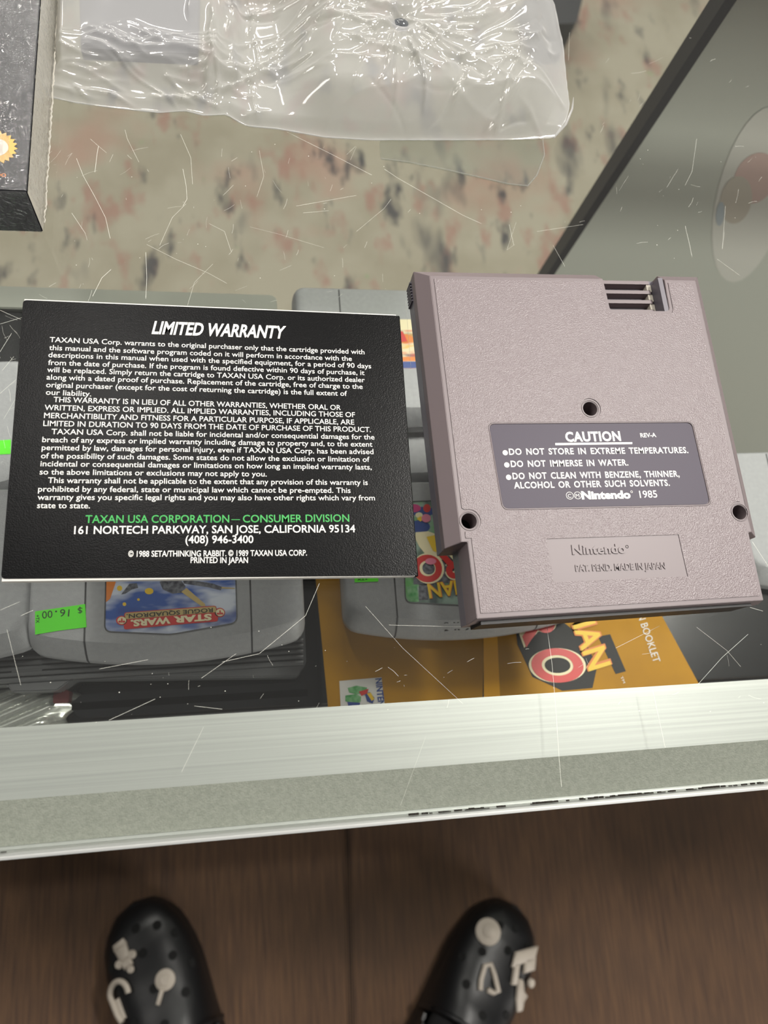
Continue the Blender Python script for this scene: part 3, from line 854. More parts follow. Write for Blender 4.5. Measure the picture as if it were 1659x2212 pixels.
wpart(bag, MB().add(vs, [(j * nu + i, j * nu + i + 1, (j + 1) * nu + i + 1, (j + 1) * nu + i) for j in range(nv_ - 1) for i in range(nu - 1)]).build('lower_film', M['flap']))
rim = MB(); rnd = random.Random(2)
ep_ = [Vector((X[0, i], Y[0, i], Zb[0, i])) for i in range(0, NU + 1, 4)] + [Vector((X[j, NU], Y[j, NU], Zb[j, NU])) for j in range(0, NV + 1, 4)]
rim.tube(ep_, [rnd.uniform(.00012, .00035) for _ in ep_], 5)
tip = [G(1196, 297, .001), G(1222, 268, .002), G(1236, 235, .003), G(1239, 210, .0045)]
rim.tube(tip, [.0005, .0006, .0005, .0001], 6)
wpart(bag, rim.build('sealed_rim', film_mat('bag_rim_film', (240, 240, 238), 1.6, 0.1, 0.45), None, 70))
kb = MB()
kb.rings([[(kn.x + r * .0011 * math.cos(a) * 3.2, kn.y + r * .0011 * math.sin(a) * 2.6, Zb[np.unravel_index(kd.argmin(), kd.shape)] + z) for a in [2 * math.pi * q_ / 20 for q_ in range(20)]] for r, z in ((1, .0002), (1, .001), (.85, .0019), (.5, .0026), (.1, .0028))])
wpart(bag, kb.build('air_bubble', film_mat('bubble_film', (170, 175, 182), 1.5, 0.05, 0.1), None, 60))
# thin clear flap sticking out under the bag
fp = [(820, 300), (1172, 300), (1176, 335), (1160, 378), (1140, 402), (1100, 398), (1040, 384), (960, 366), (880, 350), (822, 343)]
fv = [G(u, v, .0009) for u, v in fp]
wpart(bag, MB().prism(rquad([(p.x, p.y) for p in fv], .002, 3), .0003, .0009).build('flap', M['flap']))['label'] = 'thin clear flap under the bag'
fr_ = MB(); fr_.tube([Vector((p.x, p.y, .001)) for p in fv[1:]], .00028, 6)
wpart(bag, fr_.build('flap_edge', film_mat('flap_edge_film', (235, 235, 228), 1.5, 0.12, 0.22), None, 60))
gb = MB(); p0, p1, p2, p3 = G(178, 122, .003), G(428, 134, .003), G(436, -120, .003), G(172, -120, .003)
gb.prism([(p.x, p.y) for p in (p0, p1, p2, p3)], .001, .0065)
o = gb.build('grey_box', M['bag_box'], None, 30, .0004)
tag(o, 'plain grey box inside the clear bag at its left end', 'box')

# ------------------------------------------------------------------ cartridges under the glass
def n64_outline(e, side, z, back=.038, w_=.058, bulge=.0075, rc=.006, n_=26):
    W = w_ - side; pts = []
    for k in range(n_ + 1):
        x = -W + 2 * W * k / n_
        # denser near the ends
        x = W * math.sin((k / n_ - .5) * math.pi)
        y = -(.030 + e) + bulge * (x / w_) ** 2
        ax = abs(x)
        if ax > W - rc:
            q = (ax - (W - rc)) / rc; y += rc * (1 - math.sqrt(max(0, 1 - q * q)))
        pts.append((x, y, z))
    B = back - side * .5
    for k in range(5):
        a = math.radians(90 * k / 4); pts.append((W - .004 + .004 * math.cos(a), B - .004 + .004 * math.sin(a), z))
    for k in range(5):
        a = math.radians(90 + 90 * k / 4); pts.append((-W + .004 + .004 * math.cos(a), B - .004 + .004 * math.sin(a), z))
    return pts


RINGS = [(.0, .0045, .0016), (.002, .0072, .0004), (.0055, .0078, .0), (.0088, .0074, .0), (.0092, .0070, .0003), (.0096, .0072, .0), (.0130, .0050, .0003), (.0158, .0024, .0009), (.0172, .0009, .0018), (.0180, .0, .0034), (.0180, -.0015, .006)]


def n64_cart(name, label, loc, rz, cat='game cartridge', group=None):
    r = empty(name, loc, rz); tag(r, label, cat, group or 'grey cartridges under the glass')
    mb = MB(); mb.rings([n64_outline(e, s_, z) for z, e, s_ in RINGS]); mb.build('shell', M['n64'], r, 32)
    for sx in (-1, 1):
        g = MB(); x = sx * .0343; P = []
        for z, e, s_ in RINGS:
            P.append((-(.030 + e) + .0075 * (x / .058) ** 2 - .00006, z + .00006))
        P.append((.036, .01806))
        for i in range(len(P) - 1):
            (y0, z0), (y1, z1) = P[i], P[i + 1]
            g.add([(x - .00035, y0, z0), (x + .00035, y0, z0), (x + .00035, y1, z1), (x - .00035, y1, z1)], [(0, 1, 2, 3)])
        g.build('shell_groove', M['line'], r)
    return r


ZC = -.078


def local(r, u, v, z):
    """photo point on the plane z, in the frame of thing r"""
    p = G(u, v, z); q = p - r.location
    a = -r.rotation_euler.z; c, s_ = math.cos(a), math.sin(a)
    return Vector((q.x * c - q.y * s_, q.x * s_ + q.y * c, z - r.location.z))


def patch(mb, r, pts, z, lift=0.0):
    P = [local(r, u, v, z) for u, v in pts]
    mb.add([(p.x, p.y, p.z + lift) for p in P], [tuple(range(len(P)))])


def cart_at(name, label, ul, vl, ur, vr, zface, vmid, group=None):
    """left and right face edges in the photo give heading; vmid the middle of the face edge"""
    a, b = G(ul, vl, zface), G(ur, vr, zface); rz = math.atan2(b.y - a.y, b.x - a.x)
    mid = G((ul + ur) / 2, vmid, zface)
    off = Vector((-math.sin(rz), math.cos(rz), 0)) * .030
    p = mid + off
    return n64_cart(name, label, (p.x, p.y, zface - .018), rz, group=group)


def green_tag_part(r, quad, z, name='price_sticker'):
    mb = MB(); P = [local(r, u, v, z) for u, v in quad]
    mb.prism([(p.x, p.y) for p in P], P[0].z + .0001, P[0].z + .00025)
    o = mb.build(name, M['green_tag'], r); o['label'] = 'fluorescent green price sticker'
    return o


# space shooter cartridge under the booklet
rq = cart_at('game_cartridge', 'grey cartridge with blue sky label and green $16.00 sticker, below the booklet', 66, 1352, 667, 1320, ZC, 1388)
lbm = MB(); lp = [local(rq, u, v, ZC) for u, v in ((226, 1364), (370, 1369), (512, 1345), (505, 1090), (232, 1105))]
Lrx = rquad([(lp[0].x, lp[0].y), (lp[1].x, lp[1].y - .0003), (lp[2].x, lp[2].y), (lp[3].x, lp[3].y), (lp[4].x, lp[4].y)], .0028)
fr = MB().prism([(x, y) for x, y in Lrx], .018, .01806); 
fro = fr.build('label_sticker', M['sky_art'], rq); fro['label'] = 'blue sky label with red title banner'
bd = MB(); bd.tube([(x, y, .01805) for x, y in Lrx + Lrx[:1]], .0003, 5); bd.build('label_border', M['n64dark'], rq)
d_ = .0001
def art(mname, polys, name='label_art', lift=d_):
    mb = MB()
    for pl in polys: patch(mb, rq, pl, ZC, lift)
    return mb.build(name, M[mname], fro)
def cr(u, v): return (220 + u / 5.53, 1250 + v / 5.53)
def ell(u, v, a, b=None, n_=18): return [cr(x, y) for x, y in circ(u, v, a, n_, b)]
art('orange', [[cr(40, 290), cr(100, 240), cr(130, 150), cr(165, 50), cr(175, -60), cr(40, -60)]])
art('yellow', [ell(212, 115, 32), ell(565, 150, 52, 38), ell(438, 250, 16), ell(270, 305, 22)])
art('grey_art', [[cr(230, 190), cr(330, 60), cr(420, 55), cr(435, 110), cr(360, 130), cr(280, 180)],
                 [cr(690, 40), cr(730, 130), cr(840, 180), cr(960, 170), cr(1000, 90), cr(940, 10), cr(740, 0)],
                 [cr(960, 0), cr(1330, 60), cr(1440, 100), cr(1420, 140), cr(1250, 100), cr(980, 60)]])
art('tan', [[cr(950, 160), cr(1010, 110), cr(1230, 300), cr(1240, 330), cr(1190, 330)], [cr(1430, 100), cr(1590, 112), cr(1590, 122), cr(1430, 118)]], lift=d_ * 1.5)
def rr_img(pts, r_):
    return [cr(x, y) for x, y in rquad([(x, y) for x, y in pts], r_, 4)]
art('red', [rr_img([(268, 405), (1365, 322), (1385, 430), (1390, 510), (1010, 540), (262, 608)], 30), ell(236, 500, 66, 56), ell(1410, 405, 62, 56)], 'title_banner', d_ * 2)
art('tan', [rr_img([(278, 412), (1360, 332), (1370, 402), (282, 486)], 22)], 'title_banner', d_ * 3)
art('cream', [ell(240, 500, 52, 44)], 'emblem', d_ * 3); art('cream', [ell(1412, 405, 50, 44)], 'emblem', d_ * 3)
art('red', [ell(240, 500, 9, 30), ell(215, 515, 16, 12), ell(265, 515, 16, 12)], 'emblem_mark', d_ * 4)
art('red', [ell(1412, 405, 9, 30), ell(1388, 420, 15, 12), ell(1436, 418, 15, 12)], 'emblem_mark', d_ * 4)
def lr(u, v, lift): 
    p = local(rq, *cr(u, v), ZC); p.z += lift; return p
t = MB(); put_text(t, 'ROGUE SQUADRON.', lr(1325, 352, d_ * 4), lr(295, 428, d_ * 4), .0018, bold=.015); t.build('title_text', M['black_ink'], fro)
t = MB(); put_text(t, 'STAR', lr(1310, 424, d_ * 4), lr(855, 458, d_ * 4), .0027, bold=.05); put_text(t, 'WARS.', lr(820, 462, d_ * 4), lr(345, 500, d_ * 4), .0027, bold=.05)
t.build('title_text', M['cream'], fro)
gs = green_tag_part(rq, ((76, 1321), (184, 1305), (187, 1355), (130, 1362), (76, 1371)), ZC)
t = MB()
def tg(u, v):
    p = local(rq, u / 6.38, 1240 + v / 6.38, ZC); p.z += .0003; return p
put_text(t, '$', tg(1135, 462), tg(1072, 468), .0026)
put_text(t, '16', tg(962, 488), tg(832, 488), .0032); put_text(t, '00', tg(722, 502), tg(580, 520), .0032)
p = tg(775, 517); t.add([(x, y, p.z) for x, y in circ(p.x, p.y, .0004, 10)], [tuple(range(10))])
put_text(t, '+TX', tg(500, 565), tg(500, 680), .0013, bold=.02)
t.build('price_text', M['black_ink'], gs)

# action game cartridge between the booklet and the grey cartridge
ZB = -.0824
bq = cart_at('game_cartridge', 'grey cartridge with colourful jungle label, resting on the yellow booklet', 722, 1304, 1312, 1276, ZB, 1338)
lp = [local(bq, u, v, ZB) for u, v in ((876, 1301), (1010, 1308), (1160, 1290), (1158, 1070), (868, 1085))]
Lrx = rquad([(p.x, p.y) for p in lp], .0028)
lo2 = MB().prism(Lrx, .018, .01806).build('label_sticker', M['jungle_art'], bq); lo2['label'] = 'colourful label with red and yellow title'
MB().tube([(x, y, .01805) for x, y in Lrx + Lrx[:1]], .0003, 5).build('label_border', M['n64dark'], bq)
def bart(mname, polys, name='label_art', lift=d_):
    mb = MB()
    for pl in polys: patch(mb, bq, pl, ZB, lift)
    return mb.build(name, M[mname], lo2)
def cb(u, v): return (850 + u / 11.06, 1180 + v / 11.06)
bart('blue', [circ(905, 1138, 24, 20, 14), circ(912, 1105, 30, 20, 10)])
bart('magenta', [circ(893, 1098, 16, 18, 9)], lift=d_ * 1.5)
bart('red', [circ(922, 1098, 8, 16, 9)], lift=d_ * 1.5)
bart('pink', [circ(920, 1120, 10, 16, 9), circ(930, 1213, 12, 16, 7)], lift=d_ * 5)
bart('cream', [circ(905, 1113, 8, 16, 6), [(898, 1150), (925, 1148), (960, 1160), (960, 1210), (925, 1206), (905, 1180), (895, 1160)]], lift=d_ * 2)
bart('yellow', [[(921, 1160), (945, 1155), (960, 1170), (960, 1200), (935, 1190)], circ(908, 1121, 8, 4, 6)], lift=d_ * 3)
bart('green', [[(985, 1190), (1030, 1185), (1030, 1250), (992, 1248)], [(878, 1268), (900, 1262), (905, 1300), (884, 1300)]], lift=d_ * 1.2)
bart('grey_art', [[(905, 1262), (925, 1262), (925, 1296), (905, 1296)], [(893, 1208), (990, 1200), (990, 1256), (930, 1265), (893, 1262)]], lift=d_ * 1.1)
def lb(u, v, lift):
    p = local(bq, u, v, ZB); p.z += lift; return p
for mname, off, bld, lf in (('cream', 0, .085, 3.5), ('red', 0, .04, 4)):
    t = MB(); put_text(t, 'HERO', lb(1083, 1184, d_ * lf), lb(888, 1206, d_ * lf), .0122, bold=bld); t.build('title_text', M[mname], lo2)
for mname, c0_, bld, lf in (('orange', 0, .04, 4.2), ('yellow', 0, .015, 4.8)):
    t = MB(); put_text(t, 'BOMBERMAN', lb(1150, 1232, d_ * lf), lb(922, 1263, d_ * lf), .0068, bold=bld); t.build('title_text', M[mname], lo2)
gs = green_tag_part(bq, ((763, 1212), (814, 1206), (817, 1256), (766, 1258)), ZB)
t = MB(); 
def tb(u, v):
    p = local(bq, u, v, ZB); p.z += .0003; return p
put_text(t, '+TX', tb(794, 1249), tb(771, 1250), .0010, bold=.02); t.build('price_text', M['black_ink'], gs)
# handwriting on its end face
t = MB()
def hw(x0, x1, z0, z1, s_, cap):
    def P(x, z):
        y = np.interp(z, [r_[0] for r_ in RINGS[5:10]], [-(.030 + r_[1]) for r_ in RINGS[5:10]]) + .0075 * (x / .058) ** 2 - .0002
        return Vector((x, y, z))
    put_text(t, s_, P(x0, z0), P(x1, z1), cap, up=(0, -.55, -.83), shear=.15, bold=.01)
hw(.022, .0015, .0145, .0145, 'BOMBERM', .003)
hw(.000, -.0125, .0145, .0142, 'AN', .0028)
hw(-.001, -.013, .0172, .0172, '8 x 0', .0026)
t.build('handwriting', M['black_ink'], bq)

# neighbours that only show a part of themselves
lq = cart_at('game_cartridge', 'grey cartridge cut off by the left edge, below the booklet corner', -568, 1378, 27, 1352, ZC, 1408)
bq2 = cart_at('game_cartridge', 'grey cartridge with red and cream label, far row behind the booklet', 640, 866, 1150, 866, -.0888, 880)
lp = [local(bq2, u, v, -.0888) for u, v in ((770, 796), (1010, 796), (1005, 690), (772, 690))]
lo3 = MB().prism(rquad([(p.x, p.y) for p in lp], .0025), .018, .01806).build('label_sticker', M['mixed_art'], bq2)
lo3['label'] = 'cream, red and orange label'
def b2art(mname, polys, lift):
    mb = MB()
    for pl in polys: patch(mb, bq2, pl, -.0888, lift)
    mb.build('label_art', M[mname], lo3)
b2art('cream', [[(800, 690), (960, 690), (960, 714), (800, 712)]], d_)
b2art('orange', [[(800, 716), (880, 722), (910, 738), (800, 746)], [(800, 772), (960, 770), (960, 780), (800, 780)]], d_)
b2art('red', [[(800, 716), (870, 716), (880, 738), (800, 744)]], d_ * 2)
b2art('blue', [[(780, 782), (1000, 780), (1000, 795), (780, 796)]], d_)
bq3 = cart_at('game_cartridge', 'grey cartridge without visible label, between booklet and mauve cartridge', 600, 1010, 1140, 1005, -.1068, 1022)
rt = cart_at('game_cartridge', 'grey cartridge with rounded corner at the right edge beside the mauve cartridge', 1555, 1212, 2130, 1180, -.0841, 1236)
lf = cart_at('game_cartridge', 'grey cartridge with green sticker left of the booklet', -520, 1060, 48, 1030, -.1068, 1075)
green_tag_part(lf, ((-60, 956), (24, 950), (23, 981), (-60, 985)), -.1068)
# ribbed tray below the two left cartridges
ra = G(-40, 1478, -.0975); rb = G(662, 1432, -.0975)
tr = empty('ribbed_tray', ((ra.x + rb.x) / 2, ra.y + .03, SH))
tag(tr, 'ribbed dark grey plastic tray under the two cartridges at the lower left', 'tray')
ty1 = .112
body = [(ra.x - .05, ra.y - .001), (ra.x + .010, ra.y - .001), (ra.x + .012, ra.y - .004), (ra.x + .030, ra.y - .0045), (ra.x + .036, ra.y), (rb.x - .004, rb.y - .006), (rb.x, rb.y), (rb.x, ty1), (ra.x - .05, ty1)]
wpart(tr, MB().prism(body, SH, -.0985).build('tray_body', M['rib'], None, 40, .0006))
for v, zt in ((1428, .0), (1440, 0), (1452, 0), (1464, .0), (1476, 0)):
    a, b = G(-200, v + 8, -.0975), G(655, v - 45, -.0975)
    rbm = MB(); rbm.tube([a, b], .0011, 8); wpart(tr, rbm.build('long_rib', M['rib'], None, 40))
for k in range(14):
    v = 1250 + k * 15.5
    a, b = G(26, v, -.0975), G(92, v - 4, -.0975)
    rbm = MB(); rbm.tube([a, b], .0009, 8); wpart(tr, rbm.build('short_rib', M['rib'], None, 40))
# black glossy case in front of the tray
p0, p1 = G(152, 1500, -.108), G(664, 1440, -.108)
cs = MB().prism(rrect(p0.x, p1.x, .013, p1.y - .0065, .006), SH, -.112)
o = cs.build('black_case', M['black_gloss'], None, 40, .0015); tag(o, 'glossy black plastic case in front of the ribbed tray', 'case')
rr = G(612, 1400, -.108)
# silver ribbed foil pack and a small dark red piece
fb = MB(); a0 = G(-60, 1500, -.105); a1 = G(170, 1500, -.105)
N = 60
vs = []; fs = []
for j in range(N + 1):
    for i in range(21):
        u = -70 + (225 + 20 * math.sin(j * .15)) * i / 20; v = 1490 + 120 * j / N
        p = G(u, v, -.116)
        ph = (v - 1490 + (u * .42)) / 24.0
        z = -.116 + .0022 * abs(math.sin(ph * math.pi)) * min(1, (20 - i) / 5) + (-.006 * max(0, (i - 16) / 4))
        vs.append((p.x, p.y, z))
for j in range(N):
    for i in range(20):
        a = j * 21 + i; fs.append((a, a + 1, a + 22, a + 21))
n0 = len(vs)
vs2 = [(x, y, SH) for x, y, z in vs]
fb.add(vs, fs); 
o = fb.build('foil_pack', M['silver'], None, 60); md = o.modifiers.new('thick', 'SOLIDIFY'); md.thickness = .0006; md.offset = -1
tag(o, 'silver ribbed foil pack at the lower left corner under the glass', 'foil pack')
rdm = MB(); a = G(114, 1520, -.110); b = G(148, 1490, -.110)
rdm.prism(rrect(a.x, b.x, a.y, b.y, .001), SH, -.110); o = rdm.build('red_piece', M['dark_red'], None, 40, .0006)
tag(o, 'small dark red plastic piece beside the silver foil pack', 'plastic piece')

# open yellow booklet under the jungle cartridge
ZG = -.1005
gb_ = empty('instruction_booklet', tuple(G(1060, 1420, ZG - .002)))
tag(gb_, 'open yellow instruction booklet face down under the grey jungle cartridge', 'booklet')
def gp(u, v, z=ZG): return G(u, v, z)
lm = MB()
lpz = [(676, 1190), (1052, 1180), (1040, 1590), (716, 1600)]
lm.prism([(gp(*p).x, gp(*p).y) for p in lpz], ZG - .0015, ZG)
lw = wpart(gb_, lm.build('left_cover', M['gold'])); lw['label'] = 'plain golden yellow cover half'
rm_ = MB()
rpz = [(1052, 1180), (1340, 1165), (1572, 1592), (1052, 1590)]
rm_.prism([(gp(*p).x, gp(*p).y) for p in rpz], ZG - .0015, ZG)
rw = wpart(gb_, rm_.build('right_cover', M['gold'])); rw['label'] = 'golden yellow cover half with red and yellow title'
spn = MB(); spn.add([gp(1043, 1180, ZG + .0001), gp(1066, 1180, ZG + .0001), gp(1084, 1590, ZG + .0001), gp(1046, 1590, ZG + .0001)], [(0, 1, 2, 3)])
wpart(gb_, spn.build('spine_stripe', M['gold_spine']))['label'] = 'bright yellow spine stripe'
def sub(mb, name, mname, par):
    o_ = mb.build(name, M[mname]); o_.parent = par
    return o_
def gz(u, v, k): return G(u, v, ZG + .00012 * k)
def poly(mb, pts, k): 
    P = [gz(u, v, k) for u, v in pts]; mb.add(P, [tuple(range(len(P)))])
# dark drop shadow letters, printed
t = MB(); poly(t, [(1112, 1345), (1200, 1330), (1262, 1380), (1290, 1440), (1280, 1486), (1215, 1492), (1150, 1462), (1118, 1392)], 1)
poly(t, [(1292, 1375), (1318, 1370), (1352, 1450), (1330, 1456)], 1)
sub(t, 'title_shadow', 'black_ink', rw)
for mname, bld, k in (('cream', .07, 2), ('red', .03, 3)):
    t = MB()
    put_text(t, 'O', gz(1140, 1408, k), gz(1172, 1481, k), .0250, up=gz(1280, 1400, k) - gz(1140, 1420, k), bold=bld)
    put_text(t, 'R', gz(1112, 1322, k), gz(1140, 1398, k), .0190, up=gz(1280, 1300, k) - gz(1140, 1330, k), bold=bld)
    sub(t, 'title_text', mname, rw)
for mname, bld, k in (('orange', .06, 4), ('yellow', .02, 5)):
    t = MB()
    put_text(t, 'MAN', gz(1226, 1318, k), gz(1274, 1450, k), .0125, up=gz(1300, 1370, k) - gz(1226, 1392, k), bold=bld)
    sub(t, 'title_text', mname, rw)
t = MB(); put_text(t, 'INSTRUCTION BOOKLET', gz(1340, 1222, 2), gz(1412, 1432, 2), .0042, up=gz(1440, 1330, 2) - gz(1390, 1344, 2), bold=.0)
put_text(t, 'TM', gz(1340, 1462, 2), gz(1346, 1476, 2), .0014, up=gz(1440, 1330, 2) - gz(1390, 1344, 2))
sub(t, 'subtitle_text', 'white_ink', rw)
# logo panel on the left half
t = MB(); poly(t, [(733, 1471), (824, 1463), (836, 1560), (738, 1568)], 1)
lgo = sub(t, 'logo_panel', 'paper', lw)
def lgp(u, v): return (690 + u / 2.0, 1300 + v / 2.0)
t = MB(); poly(t, [lgp(*p) for p in ((122, 372), (160, 362), (205, 370), (205, 392), (160, 400), (128, 392))], 2); poly(t, [lgp(*p) for p in ((112, 405), (160, 398), (180, 410), (178, 432), (150, 440), (112, 430))], 2)
sub(t, 'logo_mark', 'green', lgo)
t = MB(); poly(t, [lgp(*p) for p in ((120, 432), (175, 436), (175, 452), (125, 452))], 2.5); poly(t, [lgp(*p) for p in ((196, 398), (218, 390), (238, 415), (230, 440), (205, 430))], 2.5)
sub(t, 'logo_mark', 'blue', lgo)
t = MB(); poly(t, [lgp(*p) for p in ((170, 388), (212, 376), (206, 396), (182, 406))], 3)
sub(t, 'logo_mark', 'red', lgo)
t = MB(); poly(t, [lgp(*p) for p in ((205, 396), (222, 392), (238, 420), (226, 428))], 3)
sub(t, 'logo_mark', 'yellow', lgo)
t = MB(); put_text(t, 'NINTENDO', gz(811, 1466, 2), gz(821, 1552, 2), .0030, up=gz(830, 1490, 2) - gz(811, 1492, 2), bold=.03)
sub(t, 'logo_text', 'blue', lgo)

# ------------------------------------------------------------------ clogs
def clog(name, label, toe, heel_dir, side, charms):
    """toe: world point of the toe tip on the floor; heel_dir: angle of the heel-ward axis; side: +1 right foot"""
    r = empty(name, (toe.x, toe.y, FLOOR), heel_dir - math.radians(-90)); tag(r, label, 'shoe', None)
    # local frame: toe at origin, heel towards -Y, length .285
    Ln = .285
    def half(s_, inner):   # plan half widths, inner side is straighter
        t_ = [0, .02, .06, .12, .2, .3, .4, .5, .62, .75, .87, .95, .985, 1]
        o_ = [0, .022, .036, .047, .054, .0575, .057, .053, .047, .042, .039, .030, .019, 0]
        i_ = [0, .022, .035, .044, .049, .0495, .046, .042, .039, .038, .037, .029, .019, 0]
        return float(np.interp(s_, t_, i_ if inner else o_))
    ss = [0, .006, .02, .045, .08, .12, .17, .23, .3, .37, .44, .5, .56, .62, .7, .78, .86, .92, .96, .985, 1]
    def xl(s_): return -half(s_, side > 0)
    def xr(s_): return half(s_, side < 0)
    outl = [(xr(s_), -Ln * s_) for s_ in ss] + [(xl(s_), -Ln * s_) for s_ in ss[-2:0:-1]]
    sole = MB()
    def ringz(z, k): return [(x * k, -Ln / 2 + (y + Ln / 2) * (1 - (1 - k) * .4), z) for x, y in outl]
    sole.rings([ringz(.0, .93), ringz(.004, .985), ringz(.012, 1.0), ringz(.022, 1.0), ringz(.026, .975)])
    sole.build('sole', M['croc'], r, 40)
    # upper: domed vamp over the front 56 percent
    NS, NA = 26, 22; grid = []
    for i in range(NS + 1):
        s_ = .004 + (.51 - .004) * i / NS
        h = .018 + float(np.interp(s_, [0, .03, .08, .16, .26, .36, .44, .51], [.0, .020, .033, .041, .046, .054, .063, .068]))
        row = []
        for k in range(NA + 1):
            a = math.pi * k / NA
            cx0 = (xr(s_) + xl(s_)) / 2; hw_ = (xr(s_) - xl(s_)) / 2
            ca, sa = math.cos(a), math.sin(a)
            ex = math.copysign(abs(ca) ** .78, ca); ez = abs(sa) ** .78
            sback = s_ + (.075 * (1 - (k / NA * 2 - 1) ** 2) * -1 + .05) * max(0, (s_ - .39) / .12)
            row.append((cx0 + hw_ * ex * .985, -Ln * sback, .019 + (h - .019) * ez))
        grid.append(row)
    up_ = MB(); up_.add([p for r_ in grid for p in r_], [(i * (NA + 1) + k, i * (NA + 1) + k + 1, (i + 1) * (NA + 1) + k + 1, (i + 1) * (NA + 1) + k) for i in range(NS) for k in range(NA)])
    uo = up_.build('upper', M['croc'], r, 60)
    rimm = MB(); rimm.tube(grid[-1], .0032, 8); rimm.build('collar_rim', M['croc'], r, 60)
    # heel wall and strap
    hl = MB(); pts = [(xr(s_), -Ln * s_) for s_ in ss if s_ >= .56] + [(xl(s_), -Ln * s_) for s_ in ss[::-1] if .56 <= s_ < 1]
    n_ = len(pts)
    def hz(i): return .024 + .022 * math.sin(math.pi * i / (n_ - 1)) + .014
    vs = []
    for i, (x, y) in enumerate(pts): vs += [(x * .98, y, .02), (x * .95, y * .995, hz(i)), (x * .86, y * .985, hz(i)), (x * .84, y * .98, .026)]
    hl.add(vs, [(i * 4 + k, i * 4 + k + 1, (i + 1) * 4 + k + 1, (i + 1) * 4 + k) for i in range(n_ - 1) for k in range(3)])
    hl.build('heel_wall', M['croc'], r, 60)
    sp = MB(); P = []
    for k in range(17):
        a = math.pi * k / 16
        P.append((math.cos(a) * .045, -Ln * .58 - math.sin(a) * Ln * .36, .06 + .02 * math.sin(a)))
    ringsS = [[(p[0] * q[0], p[1], p[2] + q[1]) for q in ((1, -.008), (1, .008), (.94, .008), (.94, -.008))] for p in P]
    sp.rings(ringsS); sp.build('heel_strap', M['croc'], r, 40)
    # sock inside
    sk = MB(); rg = []
    for s_, wz, z0, z1 in ((.40, .034, .026, .058), (.52, .035, .026, .078), (.62, .034, .026, .094), (.74, .034, .026, .100), (.86, .031, .026, .097), (.93, .020, .03, .085)):
        rg.append([(wz * math.cos(a), -Ln * s_, (z0 + z1) / 2 + (z1 - z0) / 2 * math.sin(a)) for a in [2 * math.pi * q_ / 16 for q_ in range(16)]])
    sk.rings(rg)
    so_ = sk.build('sock', M['sock'], r, 60); so_['label'] = 'black sock worn inside the shoe'
    # surface sampler
    def surf(s_, k):
        i = (s_ - .004) / (.51 - .004) * NS; i0 = int(max(0, min(NS - 1, i))); f_ = i - i0
        kk = k * NA; k0 = int(max(0, min(NA - 1, kk))); g_ = kk - k0
        P = lambda a, b: Vector(grid[a][b])
        p = P(i0, k0).lerp(P(i0, k0 + 1), g_).lerp(P(i0 + 1, k0).lerp(P(i0 + 1, k0 + 1), g_), f_)
        nn = (P(i0, k0 + 1) - P(i0, k0)).cross(P(i0 + 1, k0) - P(i0, k0)).normalized()
        if nn.z < 0: nn = -nn
        return p, nn
    for s_, k in HOLES_C:
        p, nn = surf(s_, k); x = nn.orthogonal().normalized(); y = nn.cross(x)
        h_ = MB(); c = [p + (x * math.cos(a) + y * math.sin(a)) * .0050 for a in [2 * math.pi * q_ / 14 for q_ in range(14)]]
        h_.rings([[q_ - nn * .004 for q_ in c], [q_ + nn * .0006 for q_ in c]]); h_.build('vent_hole', M['hole'], r)
    return r, surf


HOLES_C = [(.11, .36), (.11, .62), (.17, .25), (.17, .5), (.17, .75), (.235, .35), (.235, .64), (.30, .22), (.30, .5), (.30, .78), (.37, .34), (.37, .66), (.43, .5), (.08, .5)]


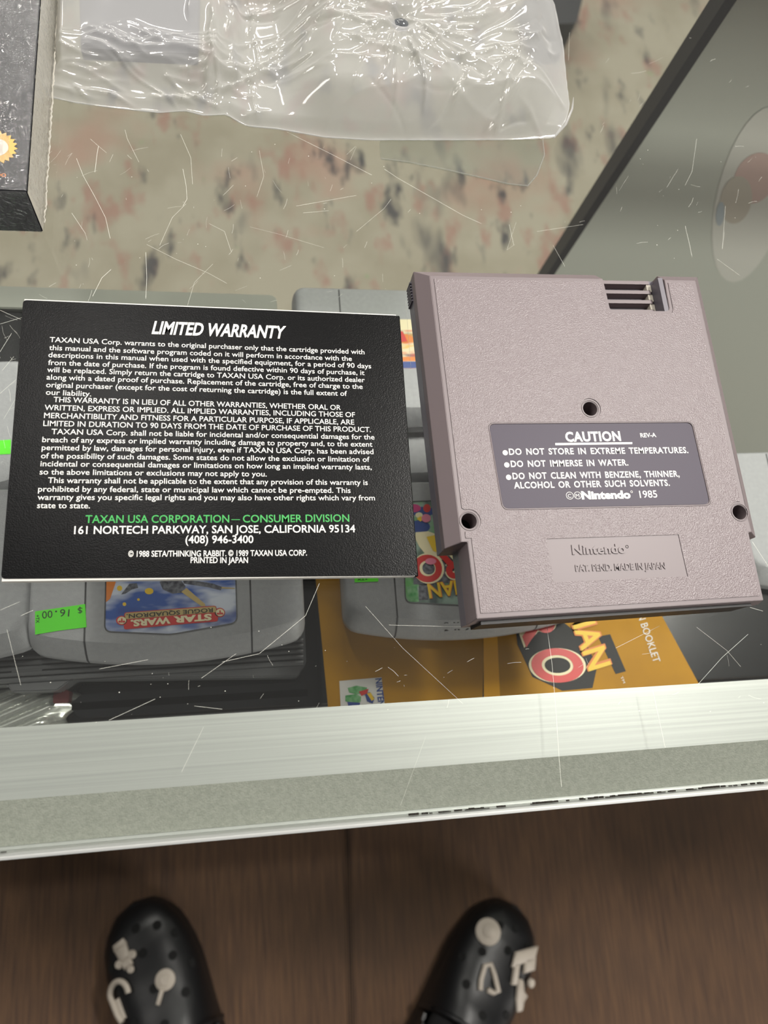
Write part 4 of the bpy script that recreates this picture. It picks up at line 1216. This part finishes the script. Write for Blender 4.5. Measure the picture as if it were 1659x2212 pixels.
def charm(r, surf, s_, k, kind, size, spin=0.0):
    p, nn = surf(s_, k)
    x = Vector((1, 0, 0)); x = (x - nn * x.dot(nn)).normalized(); y = nn.cross(x)
    x, y = x * math.cos(spin) + y * math.sin(spin), y * math.cos(spin) - x * math.sin(spin)
    mb = MB()
    def slab(pts, h0=.0006, h1=.0042):
        P = [p + x * a * size + y * b * size for a, b in pts]
        c = sum(P, Vector()) / len(P)
        mb.rings([[q + nn * h0 for q in P], [q + nn * (h1 * .7) for q in P], [q.lerp(c, .16) + nn * h1 for q in P]])
    if kind == 'disc':
        slab(circ(0, 0, .5, 20)); slab(circ(.02, .03, .3, 16), .004, .0055)
    elif kind == 'lolly':
        slab(circ(0, .2, .36, 18)); slab([(-.07, -.6), (.07, -.6), (.07, -.1), (-.07, -.1)]); slab(circ(0, .2, .2, 14), .004, .0055)
    elif kind == 'hook':
        c = circ(0, .12, .36, 20)
        P = [p + x * a * size + y * b * size + nn * .003 for a, b in [(.36 * math.cos(q), .15 + .36 * math.sin(q)) for q in [math.radians(-20 + 10 * i) for i in range(19)]] + [(-.32, -.3), (-.25, -.55)]]
        mb.tube(P, .0032, 8); slab([(-.4, -.5), (-.1, -.5), (-.1, .1), (-.4, .1)], .0004, .0030)
    elif kind == 'robot':
        slab([(-.24, .3), (.24, .3), (.2, .5), (-.2, .5)]); slab([(-.18, -.1), (.18, -.1), (.22, .32), (-.22, .32)]); slab(circ(-.25, -.1, .13, 12)); slab(circ(.25, -.1, .13, 12)); slab([(-.16, -.35), (.16, -.35), (.16, -.1), (-.16, -.1)]); slab(circ(.02, -.45, .11, 12))
    elif kind == 'flag':
        slab([(-.5, -.05), (.42, .2), (.5, .55), (-.4, .35)]); slab([(-.45, -.5), (-.25, -.5), (-.2, .1), (-.4, .1)]); slab([(.0, -.2), (.45, -.1), (.45, .25), (.0, .2)]); slab(circ(.35, -.45, .13, 12))
    elif kind == 'arch':
        P = [p + (x * a + y * b) * size + nn * .003 for a, b in ((-.35, -.45), (-.32, -.1), (-.15, .38), (.1, .45), (.25, .1), (.42, -.45), (.2, -.5), (-.05, -.42))]
        mb.tube(P, .0030, 8)
    elif kind == 'leaf':
        slab([(-.1, .5), (.12, .42), (.2, .1), (.45, -.1), (.25, -.25), (.2, -.5), (-.05, -.5), (-.15, -.1)])
    o = mb.build('charm', M['charm'], r, 50); o['label'] = 'pale grey charm pushed into the vamp'
    return o


TF = FLOOR + .03
tl = G(283, 1954, TF); hl_ = G(440, 2330, TF)
r, sf = clog('clog', 'left black foam clog with three pale charms', tl, math.atan2(hl_.y - tl.y, hl_.x - tl.x), -1, None)
charm(r, sf, .15, .60, 'robot', .034, .1); charm(r, sf, .28, .70, 'hook', .036, .05); charm(r, sf, .31, .46, 'lolly', .030, -.7)
tr_ = G(1122, 1960, TF); hr_ = G(915, 2320, TF)
r, sf = clog('clog', 'right black foam clog with four pale charms', tr_, math.atan2(hr_.y - tr_.y, hr_.x - tr_.x), 1, None)
charm(r, sf, .16, .68, 'disc', .030, 0); charm(r, sf, .18, .36, 'flag', .040, .5); charm(r, sf, .30, .54, 'arch', .030, .5); charm(r, sf, .28, .30, 'leaf', .036, .6)
